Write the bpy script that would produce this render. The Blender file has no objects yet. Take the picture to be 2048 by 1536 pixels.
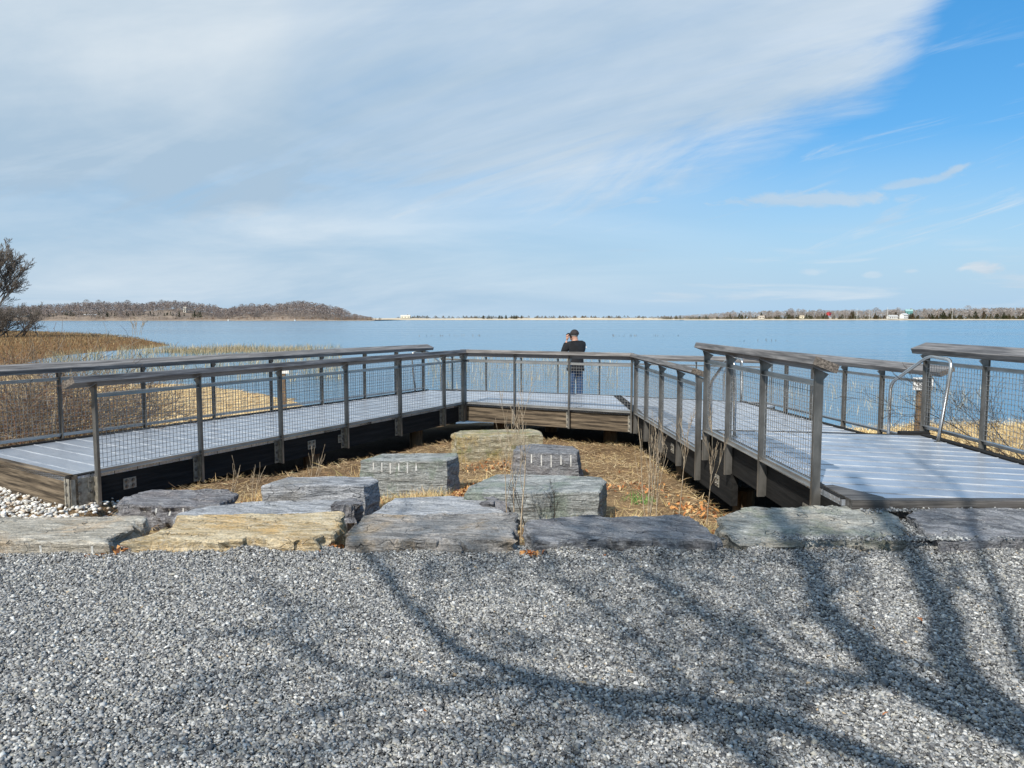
import bpy, math, random
import numpy as np
from mathutils import Vector, Matrix
R=math.radians
S=bpy.context.scene; C=S.collection
# ---------------- camera, sky, sun, exposure ----------------
F=1547.0; PITCH=math.atan(132/F)
cam=bpy.data.cameras.new('camera'); co=bpy.data.objects.new('camera',cam); C.objects.link(co)
cam.sensor_width=36; cam.lens=36*F/2048; cam.clip_start=.05; cam.clip_end=20000
co.location=(0,0,1.6); co.rotation_euler=(math.pi/2-PITCH,0,0); S.camera=co
SUN_EL=R(42); SUN_AZ=R(25)              # shadows run towards (sin az, cos az)
sa,ca,te=math.sin(SUN_AZ),math.cos(SUN_AZ),math.tan(SUN_EL)
sl=bpy.data.lights.new('sun','SUN'); sl.energy=5.0; sl.angle=R(.53); sl.color=(1,.95,.87)
so=bpy.data.objects.new('sun',sl); C.objects.link(so)
sd=Vector((-sa*math.cos(SUN_EL),-ca*math.cos(SUN_EL),math.sin(SUN_EL)))
so.rotation_euler=sd.to_track_quat('Z','Y').to_euler(); so.location=sd*50
S.view_settings.view_transform='Standard'; S.view_settings.look='None'; S.view_settings.exposure=0.0; S.view_settings.gamma=1
S.cycles.max_bounces=6; S.cycles.use_denoising=True; S.cycles.caustics_reflective=False; S.cycles.caustics_refractive=False
W=bpy.data.worlds.new('World'); S.world=W; W.use_nodes=True
class NT:
    def __init__(s,t): s.t=t; t.nodes.clear()
    def n(s,typ,**k):
        o=s.t.nodes.new(typ)
        for a,v in k.items(): setattr(o,a,v)
        return o
    def l(s,a,b): s.t.links.new(a,b)
    def put(s,sock,v):
        if isinstance(v,bpy.types.NodeSocket): s.l(v,sock)
        elif v is not None: sock.default_value=v
    def m(s,op,a,b=None,c=None,clamp=False):
        o=s.n('ShaderNodeMath',operation=op,use_clamp=clamp)
        for i,v in enumerate((a,b,c)): s.put(o.inputs[i],v)
        return o.outputs[0]
    def mix(s,f,a,b,mode='MIX'):
        o=s.n('ShaderNodeMix',data_type='RGBA',blend_type=mode)
        s.put(o.inputs[0],f)
        for i,v in ((6,a),(7,b)): s.put(o.inputs[i],(*v,1) if isinstance(v,(tuple,list)) and len(v)==3 else v)
        return o.outputs[2]
    def noise(s,vec,scale=1,detail=4,rough=.55,dist=0):
        o=s.n('ShaderNodeTexNoise'); s.put(o.inputs['Vector'],vec)
        o.inputs['Scale'].default_value=scale; o.inputs['Detail'].default_value=detail
        o.inputs['Roughness'].default_value=rough; o.inputs['Distortion'].default_value=dist
        return o.outputs[0]
    def vmap(s,vec,sc=(1,1,1),rot=(0,0,0),loc=(0,0,0)):
        o=s.n('ShaderNodeMapping'); s.l(vec,o.inputs[0]); o.inputs['Scale'].default_value=sc; o.inputs['Rotation'].default_value=rot; o.inputs['Location'].default_value=loc
        return o.outputs[0]
    def rng(s,v,a,b,c=0,d=1):
        o=s.n('ShaderNodeMapRange',interpolation_type='SMOOTHSTEP'); s.put(o.inputs[0],v)
        for i,x in enumerate((a,b,c,d)): s.put(o.inputs[i+1],x)
        return o.outputs[0]
    def lin(s,v,a,b,c=0,d=1):
        o=s.n('ShaderNodeMapRange'); s.put(o.inputs[0],v)
        for i,x in enumerate((a,b,c,d)): s.put(o.inputs[i+1],x)
        return o.outputs[0]
def srgb(r,g,b):
    return tuple((c/255/12.92 if c/255<=.04045 else ((c/255+.055)/1.055)**2.4) for c in (r,g,b))
def build_world():
    t=NT(W.node_tree); K=.1
    sky=t.n('ShaderNodeTexSky',sky_type='NISHITA',sun_disc=False,sun_elevation=SUN_EL,sun_rotation=math.pi+SUN_AZ,air_density=1.1,dust_density=.6,ozone_density=2.0,altitude=0)
    tc=t.n('ShaderNodeTexCoord').outputs['Generated']
    sx=t.n('ShaderNodeSeparateXYZ'); t.l(tc,sx.inputs[0]); x,y,z=sx.outputs
    yy=t.m('MAXIMUM',t.m('ABSOLUTE',y),.05)
    u=t.m('DIVIDE',x,yy); v=t.m('DIVIDE',t.m('MAXIMUM',z,0),yy)
    # wispy coordinates: a cloud sheet overhead
    zz=t.m('ADD',t.m('MAXIMUM',z,0),.10)
    cx=t.n('ShaderNodeCombineXYZ'); t.l(t.m('DIVIDE',x,zz),cx.inputs[0]); t.l(t.m('DIVIDE',y,zz),cx.inputs[1])
    sheet=cx.outputs[0]
    rotd=t.vmap(sheet,(1,1,1),(0,0,R(-50)))          # fibres run towards a vanishing point left of the view
    n1=t.noise(t.vmap(rotd,(.55,.32,1),(0,0,0),(3.1,1.7,0)),1,6,.6,.6)
    fib=t.noise(t.vmap(rotd,(1.9,.26,1),(0,0,0),(7,2,0)),1,8,.66,.9)
    fine=t.noise(t.vmap(rotd,(5.5,.7,1),(0,0,0),(2,5,0)),1,6,.65,.7)
    cu=t.n('ShaderNodeCombineXYZ'); t.l(u,cu.inputs[0]); t.l(v,cu.inputs[1])
    uv=cu.outputs[0]
    # lower right boundary of the cloud sheet
    up=t.m('MAXIMUM',u,0)
    gb=t.m('ADD',t.m('ADD',.10,t.m('MULTIPLY',u,.04)),t.m('MULTIPLY',t.m('MULTIPLY',up,up),.66))
    e=t.m('MAXIMUM',t.m('SUBTRACT',u,.43),0)
    gb=t.m('ADD',gb,t.m('MULTIPLY',t.m('MULTIPLY',e,e),7))
    bend=t.vmap(uv,(1,1,1),(0,0,R(-17)))
    edge=t.noise(t.vmap(bend,(2.6,13,1)),1,7,.62,.8)
    s=t.m('ADD',t.m('SUBTRACT',v,gb),t.m('ADD',t.m('MULTIPLY',t.m('SUBTRACT',edge,.5),.30),t.m('MULTIPLY',t.m('SUBTRACT',fib,.5),.06)))
    mask=t.rng(s,-.03,.11)
    dens=t.lin(t.m('MULTIPLY_ADD',fine,.35,t.m('MULTIPLY',fib,.65)),.34,.60,.82,1.0)
    mask=t.m('MULTIPLY',mask,t.m('MAXIMUM',dens,t.lin(u,.2,-.3,0,1)))
    # thin wisps below and right of the edge
    wn=t.noise(t.vmap(bend,(3.2,26,1),(0,0,0),(1.3,.4,0)),1,7,.62,1.1)
    wisp=t.m('MULTIPLY',t.rng(wn,.55,.74),t.m('MULTIPLY',t.rng(v,.06,.12),t.rng(v,.40,.25)))
    wisp=t.m('MULTIPLY',wisp,.75)
    low=t.m('MULTIPLY',t.rng(t.noise(t.vmap(uv,(5,48,1),(0,0,0),(5,1,0)),1,5,.55,.4),.50,.70),t.m('MULTIPLY',t.rng(v,.004,.02),t.rng(v,.13,.05)))
    low=t.m('MULTIPLY',low,.6)
    allm=t.m('MAXIMUM',t.m('MAXIMUM',mask,wisp),low)
    allm=t.m('MAXIMUM',allm,t.m('MULTIPLY',t.lin(u,.35,-.25,0,.8),t.lin(n1,.2,.7,.75,1)))
    pn=t.noise(t.vmap(uv,(30,60,1)),1,5,.6,.5)
    for (pu,pv,su,sv,am,an) in ((.603,.063,.030,.011,1,0),(.462,.055,.016,.005,.4,0),(.385,.059,.022,.006,.4,0),(.512,.060,.014,.004,.45,0),(-.14,.018,.022,.008,.6,0),(.515,.172,.060,.007,.55,-9),(.565,.188,.028,.006,.7,-22),(.38,.150,.14,.011,.7,-1)):
        c_=t.m('COSINE',R(an)); q=t.vmap(t.vmap(uv,(1,1,1),(0,0,0),(-pu,-pv,0)),(1,1,1),(0,0,R(an))); q=t.vmap(q,(1/su,1/sv,1))
        ln=t.n('ShaderNodeVectorMath',operation='LENGTH'); t.l(q,ln.inputs[0])
        allm=t.m('MAXIMUM',allm,t.m('MULTIPLY',t.rng(t.m('MULTIPLY_ADD',t.m('SUBTRACT',pn,.5),1.8,ln.outputs['Value']),1.05,.35),am))
    cb=tuple(c/K for c in srgb(219,230,239)); cd=tuple(c/K for c in srgb(172,197,219))
    tone=t.m('MULTIPLY_ADD',t.m('SUBTRACT',n1,.5),2.6,t.m('MULTIPLY_ADD',t.m('SUBTRACT',t.noise(t.vmap(uv,(1.6,6,1),(0,0,R(-8))),1,6,.6,.7),.5),1.4,t.m('MULTIPLY_ADD',u,.30,.60)))
    patch=t.m('MULTIPLY',t.rng(t.m('ABSOLUTE',t.m('SUBTRACT',v,.185)),.075,.0),t.rng(u,.1,-.35))
    tone=t.m('SUBTRACT',tone,t.m('MULTIPLY',t.m('MULTIPLY',patch,t.lin(edge,.35,.6)),.5),clamp=True)
    cloud=t.mix(tone,cd,cb)
    hs=t.n('ShaderNodeHueSaturation'); hs.inputs['Saturation'].default_value=1.45; hs.inputs['Value'].default_value=1.55; t.l(sky.outputs[0],hs.inputs['Color'])
    hz=t.mix(t.lin(v,.24,.0),t.mix(.5,hs.outputs[0],tuple(c/K for c in srgb(82,160,226))),tuple(c/K for c in srgb(176,208,235)))
    full=t.mix(allm,hz,cloud)
    # only the upper half of the sphere is cloud
    bg=t.n('ShaderNodeBackground'); bg.inputs[1].default_value=K; t.l(full,bg.inputs[0])
    o=t.n('ShaderNodeOutputWorld'); t.l(bg.outputs[0],o.inputs[0])
build_world()
# ---------------- helpers ----------------
def tag(o,label=None,cat=None,group=None,kind=None):
    if label: o['label']=label
    if cat: o['category']=cat
    if group: o['group']=group
    if kind: o['kind']=kind
    return o
def empty(name,loc=(0,0,0),rz=0):
    o=bpy.data.objects.new(name,None); C.objects.link(o); o.location=loc; o.rotation_euler=(0,0,rz); o.empty_display_size=.2
    return o
def link(name,me,parent=None,M=None):
    o=bpy.data.objects.new(name,me); C.objects.link(o)
    if parent: o.parent=parent
    if M is not None: o.matrix_local=M
    return o
class MB:
    def __init__(s): s.v=[]; s.f=[]; s.mi=[]
    def add(s,vs,fs,mi=0):
        b=len(s.v); s.v+= [tuple(p) for p in vs]; s.f+=[tuple(i+b for i in f) for f in fs]; s.mi+=[mi]*len(fs)
    def box(s,x0,x1,y0,y1,z0,z1,M=None,mi=0):
        vs=[Vector((x,y,z)) for z in (z0,z1) for y in (y0,y1) for x in (x0,x1)]
        if M is not None: vs=[M@p for p in vs]
        s.add(vs,[(0,2,3,1),(4,5,7,6),(0,1,5,4),(2,6,7,3),(0,4,6,2),(1,3,7,5)],mi)
    def prism(s,poly,z0,z1,M=None,mi=0):
        n=len(poly); vs=[Vector((p[0],p[1],z)) for z in (z0,z1) for p in poly]
        if M is not None: vs=[M@p for p in vs]
        s.add(vs,[tuple(range(n))[::-1],tuple(range(n,2*n))]+[(i,(i+1)%n,n+(i+1)%n,n+i) for i in range(n)],mi)
    def tube(s,pts,rad,n=8,cap=True,mi=0):
        pts=[Vector(p) for p in pts]; k=len(pts)
        if not hasattr(rad,'__len__'): rad=[rad]*k
        vs=[];ref=None
        for i,p in enumerate(pts):
            d=(pts[min(i+1,k-1)]-pts[max(i-1,0)]).normalized()
            if ref is None: ref=Vector((0,0,1)) if abs(d.z)<.9 else Vector((1,0,0))
            a=(ref-d*ref.dot(d)).normalized(); b=d.cross(a); ref=a
            for j in range(n):
                t=2*math.pi*j/n; vs.append(p+(a*math.cos(t)+b*math.sin(t))*rad[i])
        fs=[(i*n+j,i*n+(j+1)%n,(i+1)*n+(j+1)%n,(i+1)*n+j) for i in range(k-1) for j in range(n)]
        if cap: fs+=[tuple(range(n))[::-1],tuple((k-1)*n+j for j in range(n))]
        s.add(vs,fs,mi)
    def mesh(s,name,mats,smooth=False):
        me=bpy.data.meshes.new(name); me.from_pydata(s.v,[],s.f)
        for m in (mats if isinstance(mats,(list,tuple)) else [mats]): me.materials.append(m)
        if any(s.mi): me.polygons.foreach_set('material_index',s.mi)
        if smooth: me.polygons.foreach_set('use_smooth',[True]*len(me.polygons))
        me.update(); return me
    def build(s,name,mats,parent=None,M=None,smooth=False): return link(name,s.mesh(name,mats,smooth),parent,M)
def npmesh(name,V,Fa,mat,col=None,smooth=False):
    """V (n,3); Fa (m,k) equal-sized faces; col (n,3)"""
    me=bpy.data.meshes.new(name); n=len(V); m,k=Fa.shape
    me.vertices.add(n); me.vertices.foreach_set('co',V.astype(np.float32).ravel())
    me.loops.add(m*k); me.loops.foreach_set('vertex_index',Fa.astype(np.int32).ravel())
    me.polygons.add(m); me.polygons.foreach_set('loop_start',np.arange(m,dtype=np.int32)*k); me.polygons.foreach_set('loop_total',np.full(m,k,np.int32))
    if smooth: me.polygons.foreach_set('use_smooth',np.ones(m,bool))
    if col is not None:
        a=me.color_attributes.new('col','FLOAT_COLOR','POINT'); a.data.foreach_set('color',np.hstack([col,np.ones((n,1))]).astype(np.float32).ravel())
    me.materials.append(mat); me.update(calc_edges=True); return me
def frame(p,u,z=0,tilt=0):
    """matrix: local x along u, local y left of it"""
    a=math.atan2(u[1],u[0]); return Matrix.Translation((p[0],p[1],z))@Matrix.Rotation(a,4,'Z')@Matrix.Rotation(tilt,4,'X')
rs=np.random.RandomState(7)
# ---------------- materials ----------------
def mat(name):
    m=bpy.data.materials.new(name); m.use_nodes=True; t=NT(m.node_tree)
    o=t.n('ShaderNodeOutputMaterial'); p=t.n('ShaderNodeBsdfPrincipled'); t.l(p.outputs[0],o.inputs[0])
    return m,t,p
def bump(t,p,h,strength=.5,dist=.01):
    b=t.n('ShaderNodeBump'); b.inputs['Strength'].default_value=strength; b.inputs['Distance'].default_value=dist
    t.l(h,b.inputs['Height']); t.l(b.outputs[0],p.inputs['Normal'])
def simple(name,c1,c2=None,rough=.7,metal=0,scale=8,stretch=(1,1,1),bs=.3,bd=.004,detail=5,lo=.35,hi=.65,spec=None):
    m,t,p=mat(name); tc=t.n('ShaderNodeTexCoord').outputs['Object']
    n=t.noise(t.vmap(tc,stretch),scale,detail,.6)
    t.put(p.inputs['Base Color'],t.mix(t.rng(n,lo,hi),c1,c2 or c1)); p.inputs['Roughness'].default_value=rough; p.inputs['Metallic'].default_value=metal
    if spec is not None: p.inputs['Specular IOR Level'].default_value=spec
    if bs: bump(t,p,n,bs,bd)
    return m
def attrmat(name,rough=.8,var=0,spec=.3,bs=0,scale=300,transl=0):
    m,t,p=mat(name); a=t.n('ShaderNodeVertexColor',layer_name='col').outputs[0]
    tc=t.n('ShaderNodeTexCoord').outputs['Object']
    if var:
        n=t.noise(tc,scale,3,.6); a=t.mix(1,a,t.mix(t.lin(n,.3,.7),(1-var,)*3,(1+var,)*3),'MULTIPLY')
        if bs: bump(t,p,n,bs,.003)
    t.put(p.inputs['Base Color'],a); p.inputs['Roughness'].default_value=rough; p.inputs['Specular IOR Level'].default_value=spec
    return m
def woodmat(name,c1,c2,c3,grain=22,rough=.75,plank=0):
    m,t,p=mat(name); tc=t.n('ShaderNodeTexCoord').outputs['Object']
    oi=t.n('ShaderNodeObjectInfo').outputs['Random']
    ad=t.n('ShaderNodeVectorMath',operation='ADD'); t.l(tc,ad.inputs[0]); cx=t.n('ShaderNodeCombineXYZ'); t.l(t.m('MULTIPLY',oi,9),cx.inputs[0]); t.l(cx.outputs[0],ad.inputs[1]); v=ad.outputs[0]
    g=t.noise(t.vmap(v,(1.1,grain,grain)),1,6,.62,.25)
    g2=t.noise(t.vmap(v,(3,grain*4,grain*4)),1,4,.6)
    big=t.noise(t.vmap(v,(1,2.5,3)),1.3,4,.6)
    c=t.mix(t.rng(g,.36,.66),c1,c2); c=t.mix(t.rng(big,.5,.72),c,c3); c=t.mix(t.m('MULTIPLY',t.rng(g2,.5,.35),.5),c,tuple(x*.35 for x in c1))
    h=t.m('MULTIPLY_ADD',g2,.6,g)
    if plank:
        sp=t.n('ShaderNodeSeparateXYZ'); t.l(tc,sp.inputs[0])
        fr=t.m('FRACT',t.m('DIVIDE',t.m('ADD',sp.outputs[2],5),plank)); line=t.rng(t.m('ABSOLUTE',t.m('SUBTRACT',fr,.5)),.47,.5)
        c=t.mix(line,c,tuple(x*.25 for x in c1)); h=t.m('SUBTRACT',h,t.m('MULTIPLY',line,1.2))
    t.put(p.inputs['Base Color'],c); p.inputs['Roughness'].default_value=rough; p.inputs['Specular IOR Level'].default_value=.3
    bump(t,p,h,.6,.004); return m
M={}
M['cap']=woodmat('weathered_cap_wood',(.075,.068,.065),(.27,.255,.245),(.16,.15,.148),20,.5)
M['capend']=woodmat('cap_end_grain',(.055,.047,.04),(.26,.22,.185),(.14,.12,.10),60,.7)
M['capd']=woodmat('dark_grey_curb_wood',(.045,.040,.036),(.16,.15,.14),(.10,.09,.085),20,.6)
M['beam']=woodmat('shaded_beam_wood',(.006,.006,.006),(.022,.021,.020),(.013,.012,.011),20,.8,.095)  # dark timber, with the shade on its faces deepened into the colour
M['beamb']=woodmat('lit_brown_beam_wood',(.035,.026,.018),(.23,.18,.125),(.11,.085,.058),22,.75,.095)  # same timber in a lit tone, for the sun-facing beams
M['steel']=simple('brushed_steel',(.15,.145,.135),(.30,.29,.27),.38,.7,6,(1,1,.3),.08,.001)  # base darkened in place of reflected trees missing from the sky
M['rail']=simple('brushed_rail_steel',(.36,.355,.34),(.54,.53,.51),.32,.75,6,(.3,1,1),.05,.001)
M['steel_d']=simple('stained_steel_plate',(.26,.235,.19),(.48,.45,.38),.55,.5,14,(1,1,1),.2,.001)
M['tube']=simple('polished_steel_tube',(.5,.5,.49),(.62,.62,.6),.27,.9,5,(1,1,1),.03,.001)
M['wire']=simple('galvanised_wire',(.24,.24,.235),(.42,.42,.41),.4,.5,30,(1,1,1),0)
def treadmat():
    m,t,p=mat('embossed_aluminium_tread'); tc=t.n('ShaderNodeTexCoord').outputs['Object']
    v=t.n('ShaderNodeTexVoronoi',feature='F1'); t.l(t.vmap(tc,(27,27,27),(0,0,R(45))),v.inputs['Vector']); v.inputs['Scale'].default_value=1; v.inputs['Randomness'].default_value=.12
    d=t.rng(v.outputs['Distance'],.42,.2)
    n=t.noise(t.vmap(tc,(.8,2.5,1)),2.2,7,.68,.6); n2=t.noise(tc,60,3,.6)
    c=t.mix(t.lin(n,.3,.7),(.38,.42,.48),(.66,.69,.74)); c=t.mix(t.m('MULTIPLY',t.rng(n2,.55,.75),.35),c,(.3,.31,.32))
    c=t.mix(t.m('MULTIPLY',d,.6),c,(.88,.89,.90))
    t.put(p.inputs['Base Color'],c); p.inputs['Metallic'].default_value=.6; t.put(p.inputs['Roughness'],t.lin(n,.3,.7,.40,.28))
    bump(t,p,d,.6,.004); return m
M['tread']=treadmat()
M['lip']=simple('pale_plank_lip',(.42,.45,.49),(.72,.75,.78),.35,.4,3,(1,4,1),0)  # lips paler than the planks, tone varying along them
def stonemat(name,base,hi,warm,warm_amt=.3,rot=0,green=None,vein=.012,seed=0,layer=9):
    m,t,p=mat(name); tc=t.n('ShaderNodeTexCoord').outputs['Object']
    v=t.vmap(tc,(1,1,1),(0,0,rot),(seed*3.7,seed*1.3,seed))
    a=t.noise(t.vmap(v,(2.6,7,layer*2.2)),1,8,.70,1.4)
    b=t.noise(v,2.3,5,.6,.4)
    f=t.noise(v,60,4,.65)
    c=t.mix(t.rng(a,.33,.67),base,hi)
    c=t.mix(t.m('MULTIPLY',t.rng(b,.48,.66),warm_amt),c,warm)
    if green: c=t.mix(t.m('MULTIPLY',t.rng(t.noise(v,3.1,4,.6,.3),.5,.62),.6),c,green)
    c=t.mix(t.lin(f,.3,.7),t.mix(1,c,(.62,.62,.64),'MULTIPLY'),t.mix(1,c,(1.3,1.3,1.28),'MULTIPLY'))
    vn=t.m('ABSOLUTE',t.m('SUBTRACT',t.noise(t.vmap(v,(2.2,3.6,5)),1.7,5,.6,1.8),.5))
    c=t.mix(t.m('MULTIPLY',t.rng(vn,vein,.0),.6),c,(.62,.61,.57))
    crk=t.n('ShaderNodeTexVoronoi',feature='DISTANCE_TO_EDGE'); wv_=t.n('ShaderNodeVectorMath',operation='ADD'); t.l(t.vmap(v,(.9,2.2,4.5)),wv_.inputs[0]); nv_=t.n('ShaderNodeTexNoise'); t.l(v,nv_.inputs['Vector']); nv_.inputs['Scale'].default_value=4; t.l(nv_.outputs['Color'],wv_.inputs[1]); t.l(wv_.outputs[0],crk.inputs['Vector']); crk.inputs['Scale'].default_value=1.3
    ck=t.m('MULTIPLY',t.rng(crk.outputs['Distance'],.012,.0),t.rng(b,.42,.6)); c=t.mix(t.m('MULTIPLY',ck,.45),c,tuple(x*.3 for x in base))
    lines=t.noise(t.vmap(v,(4.5,17,42)),1,5,.72,.8)
    c=t.mix(t.m('MULTIPLY',t.rng(lines,.5,.36),.5),c,tuple(x*.4 for x in base))
    t.put(p.inputs['Base Color'],c); p.inputs['Roughness'].default_value=.7; p.inputs['Specular IOR Level'].default_value=.35
    bump(t,p,t.m('MULTIPLY_ADD',f,.5,t.m('SUBTRACT',t.m('MULTIPLY_ADD',lines,.9,a),ck)),1.0,.035); return m
M['groove']=simple('pale_drill_groove',(.42,.42,.40),(.60,.59,.56),.85,0,30)
M['col']=attrmat('coloured_bits',.75,.12,.35)
M['colg']=attrmat('gravel_bits',.72,.22,.35,.15,260)
M['twig_pale']=simple('pale_sapling_bark',(.30,.22,.14),(.52,.43,.31),.8,0,25)
M['twig_dark']=simple('dark_twig_bark',(.03,.024,.018),(.075,.06,.045),.85,0,25)
M['bramble']=attrmat('bramble_bark',.8,.2,.25,0,40)
M['bark']=simple('grey_brown_bark',(.09,.075,.06),(.19,.165,.14),.9,0,12,(1,1,.3),.6,.01)
M['white']=simple('white_paint',(.72,.72,.70),(.82,.82,.8),.6,0,4)
M['ink']=simple('dark_lettering',(.03,.03,.05),None,.6)
M['post']=simple('brown_piling_wood',(.10,.065,.035),(.24,.16,.09),.85,0,3,(6,6,1),.5,.01)
def groundmat():
    m,t,p=mat('ground_surface'); a=t.n('ShaderNodeVertexColor',layer_name='col').outputs[0]; tc=t.n('ShaderNodeTexCoord').outputs['Object']
    n=t.noise(tc,1.3,6,.65,.4); f=t.noise(tc,40,5,.7); v=t.n('ShaderNodeTexVoronoi'); t.l(tc,v.inputs['Vector']); v.inputs['Scale'].default_value=60
    c=t.mix(1,a,t.mix(t.lin(n,.3,.7),(.62,.60,.58),(1.3,1.28,1.22)),'MULTIPLY')
    c=t.mix(1,c,t.mix(t.lin(f,.32,.68),(.5,.5,.5),(1.45,1.45,1.45)),'MULTIPLY')
    hv=t.n('ShaderNodeSeparateColor'); t.l(v.outputs['Color'],hv.inputs[0])
    c=t.mix(1,c,t.mix(hv.outputs[0],(.75,.75,.75),(1.25,1.25,1.25)),'MULTIPLY')
    t.put(p.inputs['Base Color'],c); p.inputs['Roughness'].default_value=.95; p.inputs['Specular IOR Level'].default_value=.15
    bump(t,p,t.m('MULTIPLY_ADD',f,.5,v.outputs['Distance']),.7,.02); return m
M['ground']=groundmat()
def watermat():
    m,t,p=mat('bay_water'); tc=t.n('ShaderNodeTexCoord').outputs['Object']
    w1=t.noise(t.vmap(tc,(.55,1.3,1),(0,0,R(8))),1.6,5,.6,.3); w2=t.noise(t.vmap(tc,(.25,.9,1),(0,0,R(-5))),.5,3,.5,.2)
    band=t.noise(t.vmap(tc,(.004,.035,1)),1,4,.6,.4)
    t.put(p.inputs['Base Color'],t.mix(t.rng(band,.4,.65),(.07,.19,.30),(.10,.23,.34)))
    t.put(p.inputs['Roughness'],t.lin(band,.3,.7,.08,.2)); p.inputs['IOR'].default_value=1.33
    w3=t.noise(t.vmap(tc,(.05,.22,1),(0,0,R(4))),1,4,.6,.3)
    bump(t,p,t.m('MULTIPLY_ADD',w3,4.0,t.m('MULTIPLY_ADD',w2,1.4,w1)),.8,.16); return m
M['water']=watermat()
# ---------------- terrain and water ----------------
SH=[(-900,-200),(-900,260),(-200,215),(-107,172),(-87,155),(-66,132),(-38,86),(-36,77),(-37,70),(-36,61),(-33.6,54),(-25,40.7),(-19.6,33.9),(-17.3,35),(-14,34.6),(-11.3,32),(-8.6,28.8),(-7.5,27.3),(-6.9,25),(-5.8,23),(-4,21.6),(0,22),(3,21.8),(6,20.4),(8.9,20.4),(11.6,21.6),(14.4,21.6),(30,24),(80,30),(900,60),(900,-200)]
SHN=np.array(SH,float)
def shore(X,Y):
    P=np.stack([X,Y],-1); best=np.full(X.shape,1e9); ins=np.zeros(X.shape,bool)
    for i in range(len(SHN)):
        a=SHN[i]; b=SHN[(i+1)%len(SHN)]; ab=b-a; t=np.clip(((P-a)@ab)/(ab@ab),0,1)
        d=np.linalg.norm(P-a-t[...,None]*ab,axis=-1); best=np.minimum(best,d)
        c=((a[1]>Y)!=(b[1]>Y))&(X<(b[0]-a[0])*(Y-a[1])/((b[1]-a[1]) or 1e-9)+a[0]); ins^=c
    return np.where(ins,best,-best)
def wob(X,Y,s=1,k=0):
    return (np.sin(X*1.7*s+k)*np.cos(Y*2.1*s+1.3*k)+.6*np.sin(X*3.9*s+2+k)*np.sin(Y*3.3*s+.7)+.35*np.sin(X*8.3*s+Y*6.1*s+k))/1.95
def height(X,Y):
    X=np.asarray(X,float); Y=np.asarray(Y,float); d=shore(X,Y)
    f1=np.interp(d,[-60,-2,0,3,6,9,13,16,17.5],[-2.5,-.25,0,.30,.55,.74,.98,1.16,1.4]); f2=np.interp(d,[-60,-2,0,1,12,60,200],[-2.5,-.12,0,.06,.32,.8,2.5])
    k=np.clip((Y-16)/8,0,1)*np.clip((-X-2)/4,0,1)
    z=-1.4+f1*(1-k)+f2*k+.035*wob(X,Y)
    g=np.clip((5.75-Y+.06*wob(X,Y,2))/.45,0,1); g=g*g*(3-2*g); z=z*(1-g)+(-.02+.012*wob(X,Y,2.4))*g
    # ground scooped out below the decks
    tl=np.clip((Y-8.44)/7.54,0,1); xl=-4.9+3.9*tl; u1=np.clip((xl+.42-X)/.40,0,1)*np.clip((X+8)/1,0,1)*np.clip((Y-7.9)/.6,0,1)*np.clip((17-Y)/2,0,1)*np.clip((.585*(Y-11)-6.5<X)*1.,0,1)
    u2=np.clip((X-2.25)/.35,0,1)*np.clip((5.6-X)/.5,0,1)*np.clip((Y-6.15)/.35,0,1)*np.clip((17-Y)/2,0,1)
    u3=np.clip((Y-(15.98-.513*(X+1.0))+.15)/.5,0,1)*np.clip((X+2)/1,0,1)*np.clip((4-X)/1,0,1)
    u4=np.clip((-3.85-X)/.2,0,1)*np.clip((X+4.6)/.1,0,1)*np.clip((Y-6.6)/.3,0,1)*np.clip((9.2-Y)/.5,0,1)
    uu_=np.clip(u1+u2+u3+u4,0,1); z=z*(1-uu_)+np.minimum(z,-1.0)*uu_; z=z-.05*np.clip((Y-6.2)/.4,0,1)*np.clip((14-Y)/1,0,1)*np.clip((3.2-np.abs(X+.5))/.5,0,1)
    # left pebble bank
    b=np.clip(1-np.hypot((X+6.3)/3.2,(Y-8.2)/2.2),0,1); b=np.clip(b*2.5,0,1)*np.clip((-4.45-X+.25*(Y<7.2))/.2,0,1); z=z*(1-b)+b*(-.53)
    return z
def axis(parts):
    out=[]
    for a,b,n in parts: out+=list(np.linspace(a,b,n,endpoint=False))
    return np.array(out+[parts[-1][1]])
gx=axis([(-2500,-300,12),(-300,-60,30),(-60,-14,50),(-14,-6,50),(-6,6,130),(6,16,50),(16,80,25),(80,2500,16)])
gy=axis([(-600,-10,14),(-10,2,12),(2,5,24),(5,16,120),(16,40,80),(40,110,50),(110,260,24)])
GX,GY=np.meshgrid(gx,gy); GZ=height(GX,GY)
GX2=GX.copy()
V=np.stack([GX,GY,GZ],-1).reshape(-1,3); nx=len(gx); ny=len(gy)
i,j=np.meshgrid(np.arange(nx-1),np.arange(ny-1)); q=(j*nx+i).ravel(); Fq=np.stack([q,q+1,q+nx+1,q+nx],-1)
dsh=shore(GX,GY).reshape(-1); X,Y=V[:,0],V[:,1]
def lerp(a,b,t): return a+(b-a)*np.clip(t,0,1)[:,None]
cg=np.array([.22,.23,.235]); cs=np.array([.25,.17,.095]); csand=np.array([.70,.51,.27]); cmarsh=np.array([.20,.11,.045]); cmud=np.array([.13,.10,.07])
col=lerp(np.tile(cg,(len(V),1)),cs,(Y-5.55)/.25)
col=lerp(col,csand,np.clip((Y-14)/3,0,1)*np.clip((np.abs(X-1)-3)/2,0,1))
col=lerp(col,np.tile(cmarsh,(len(V),1)),(Y-42)/10)
col=lerp(col,np.tile(cmud,(len(V),1)),(-dsh+.1)/.5)
brown=np.clip(wob(X,Y,.8,4)+.1,0,1)*np.clip((Y-6)/.5,0,1)*np.clip((16-Y)/1,0,1)
col=lerp(col,np.tile(np.array([.13,.07,.04]),(len(V),1)),brown*.8)
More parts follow.
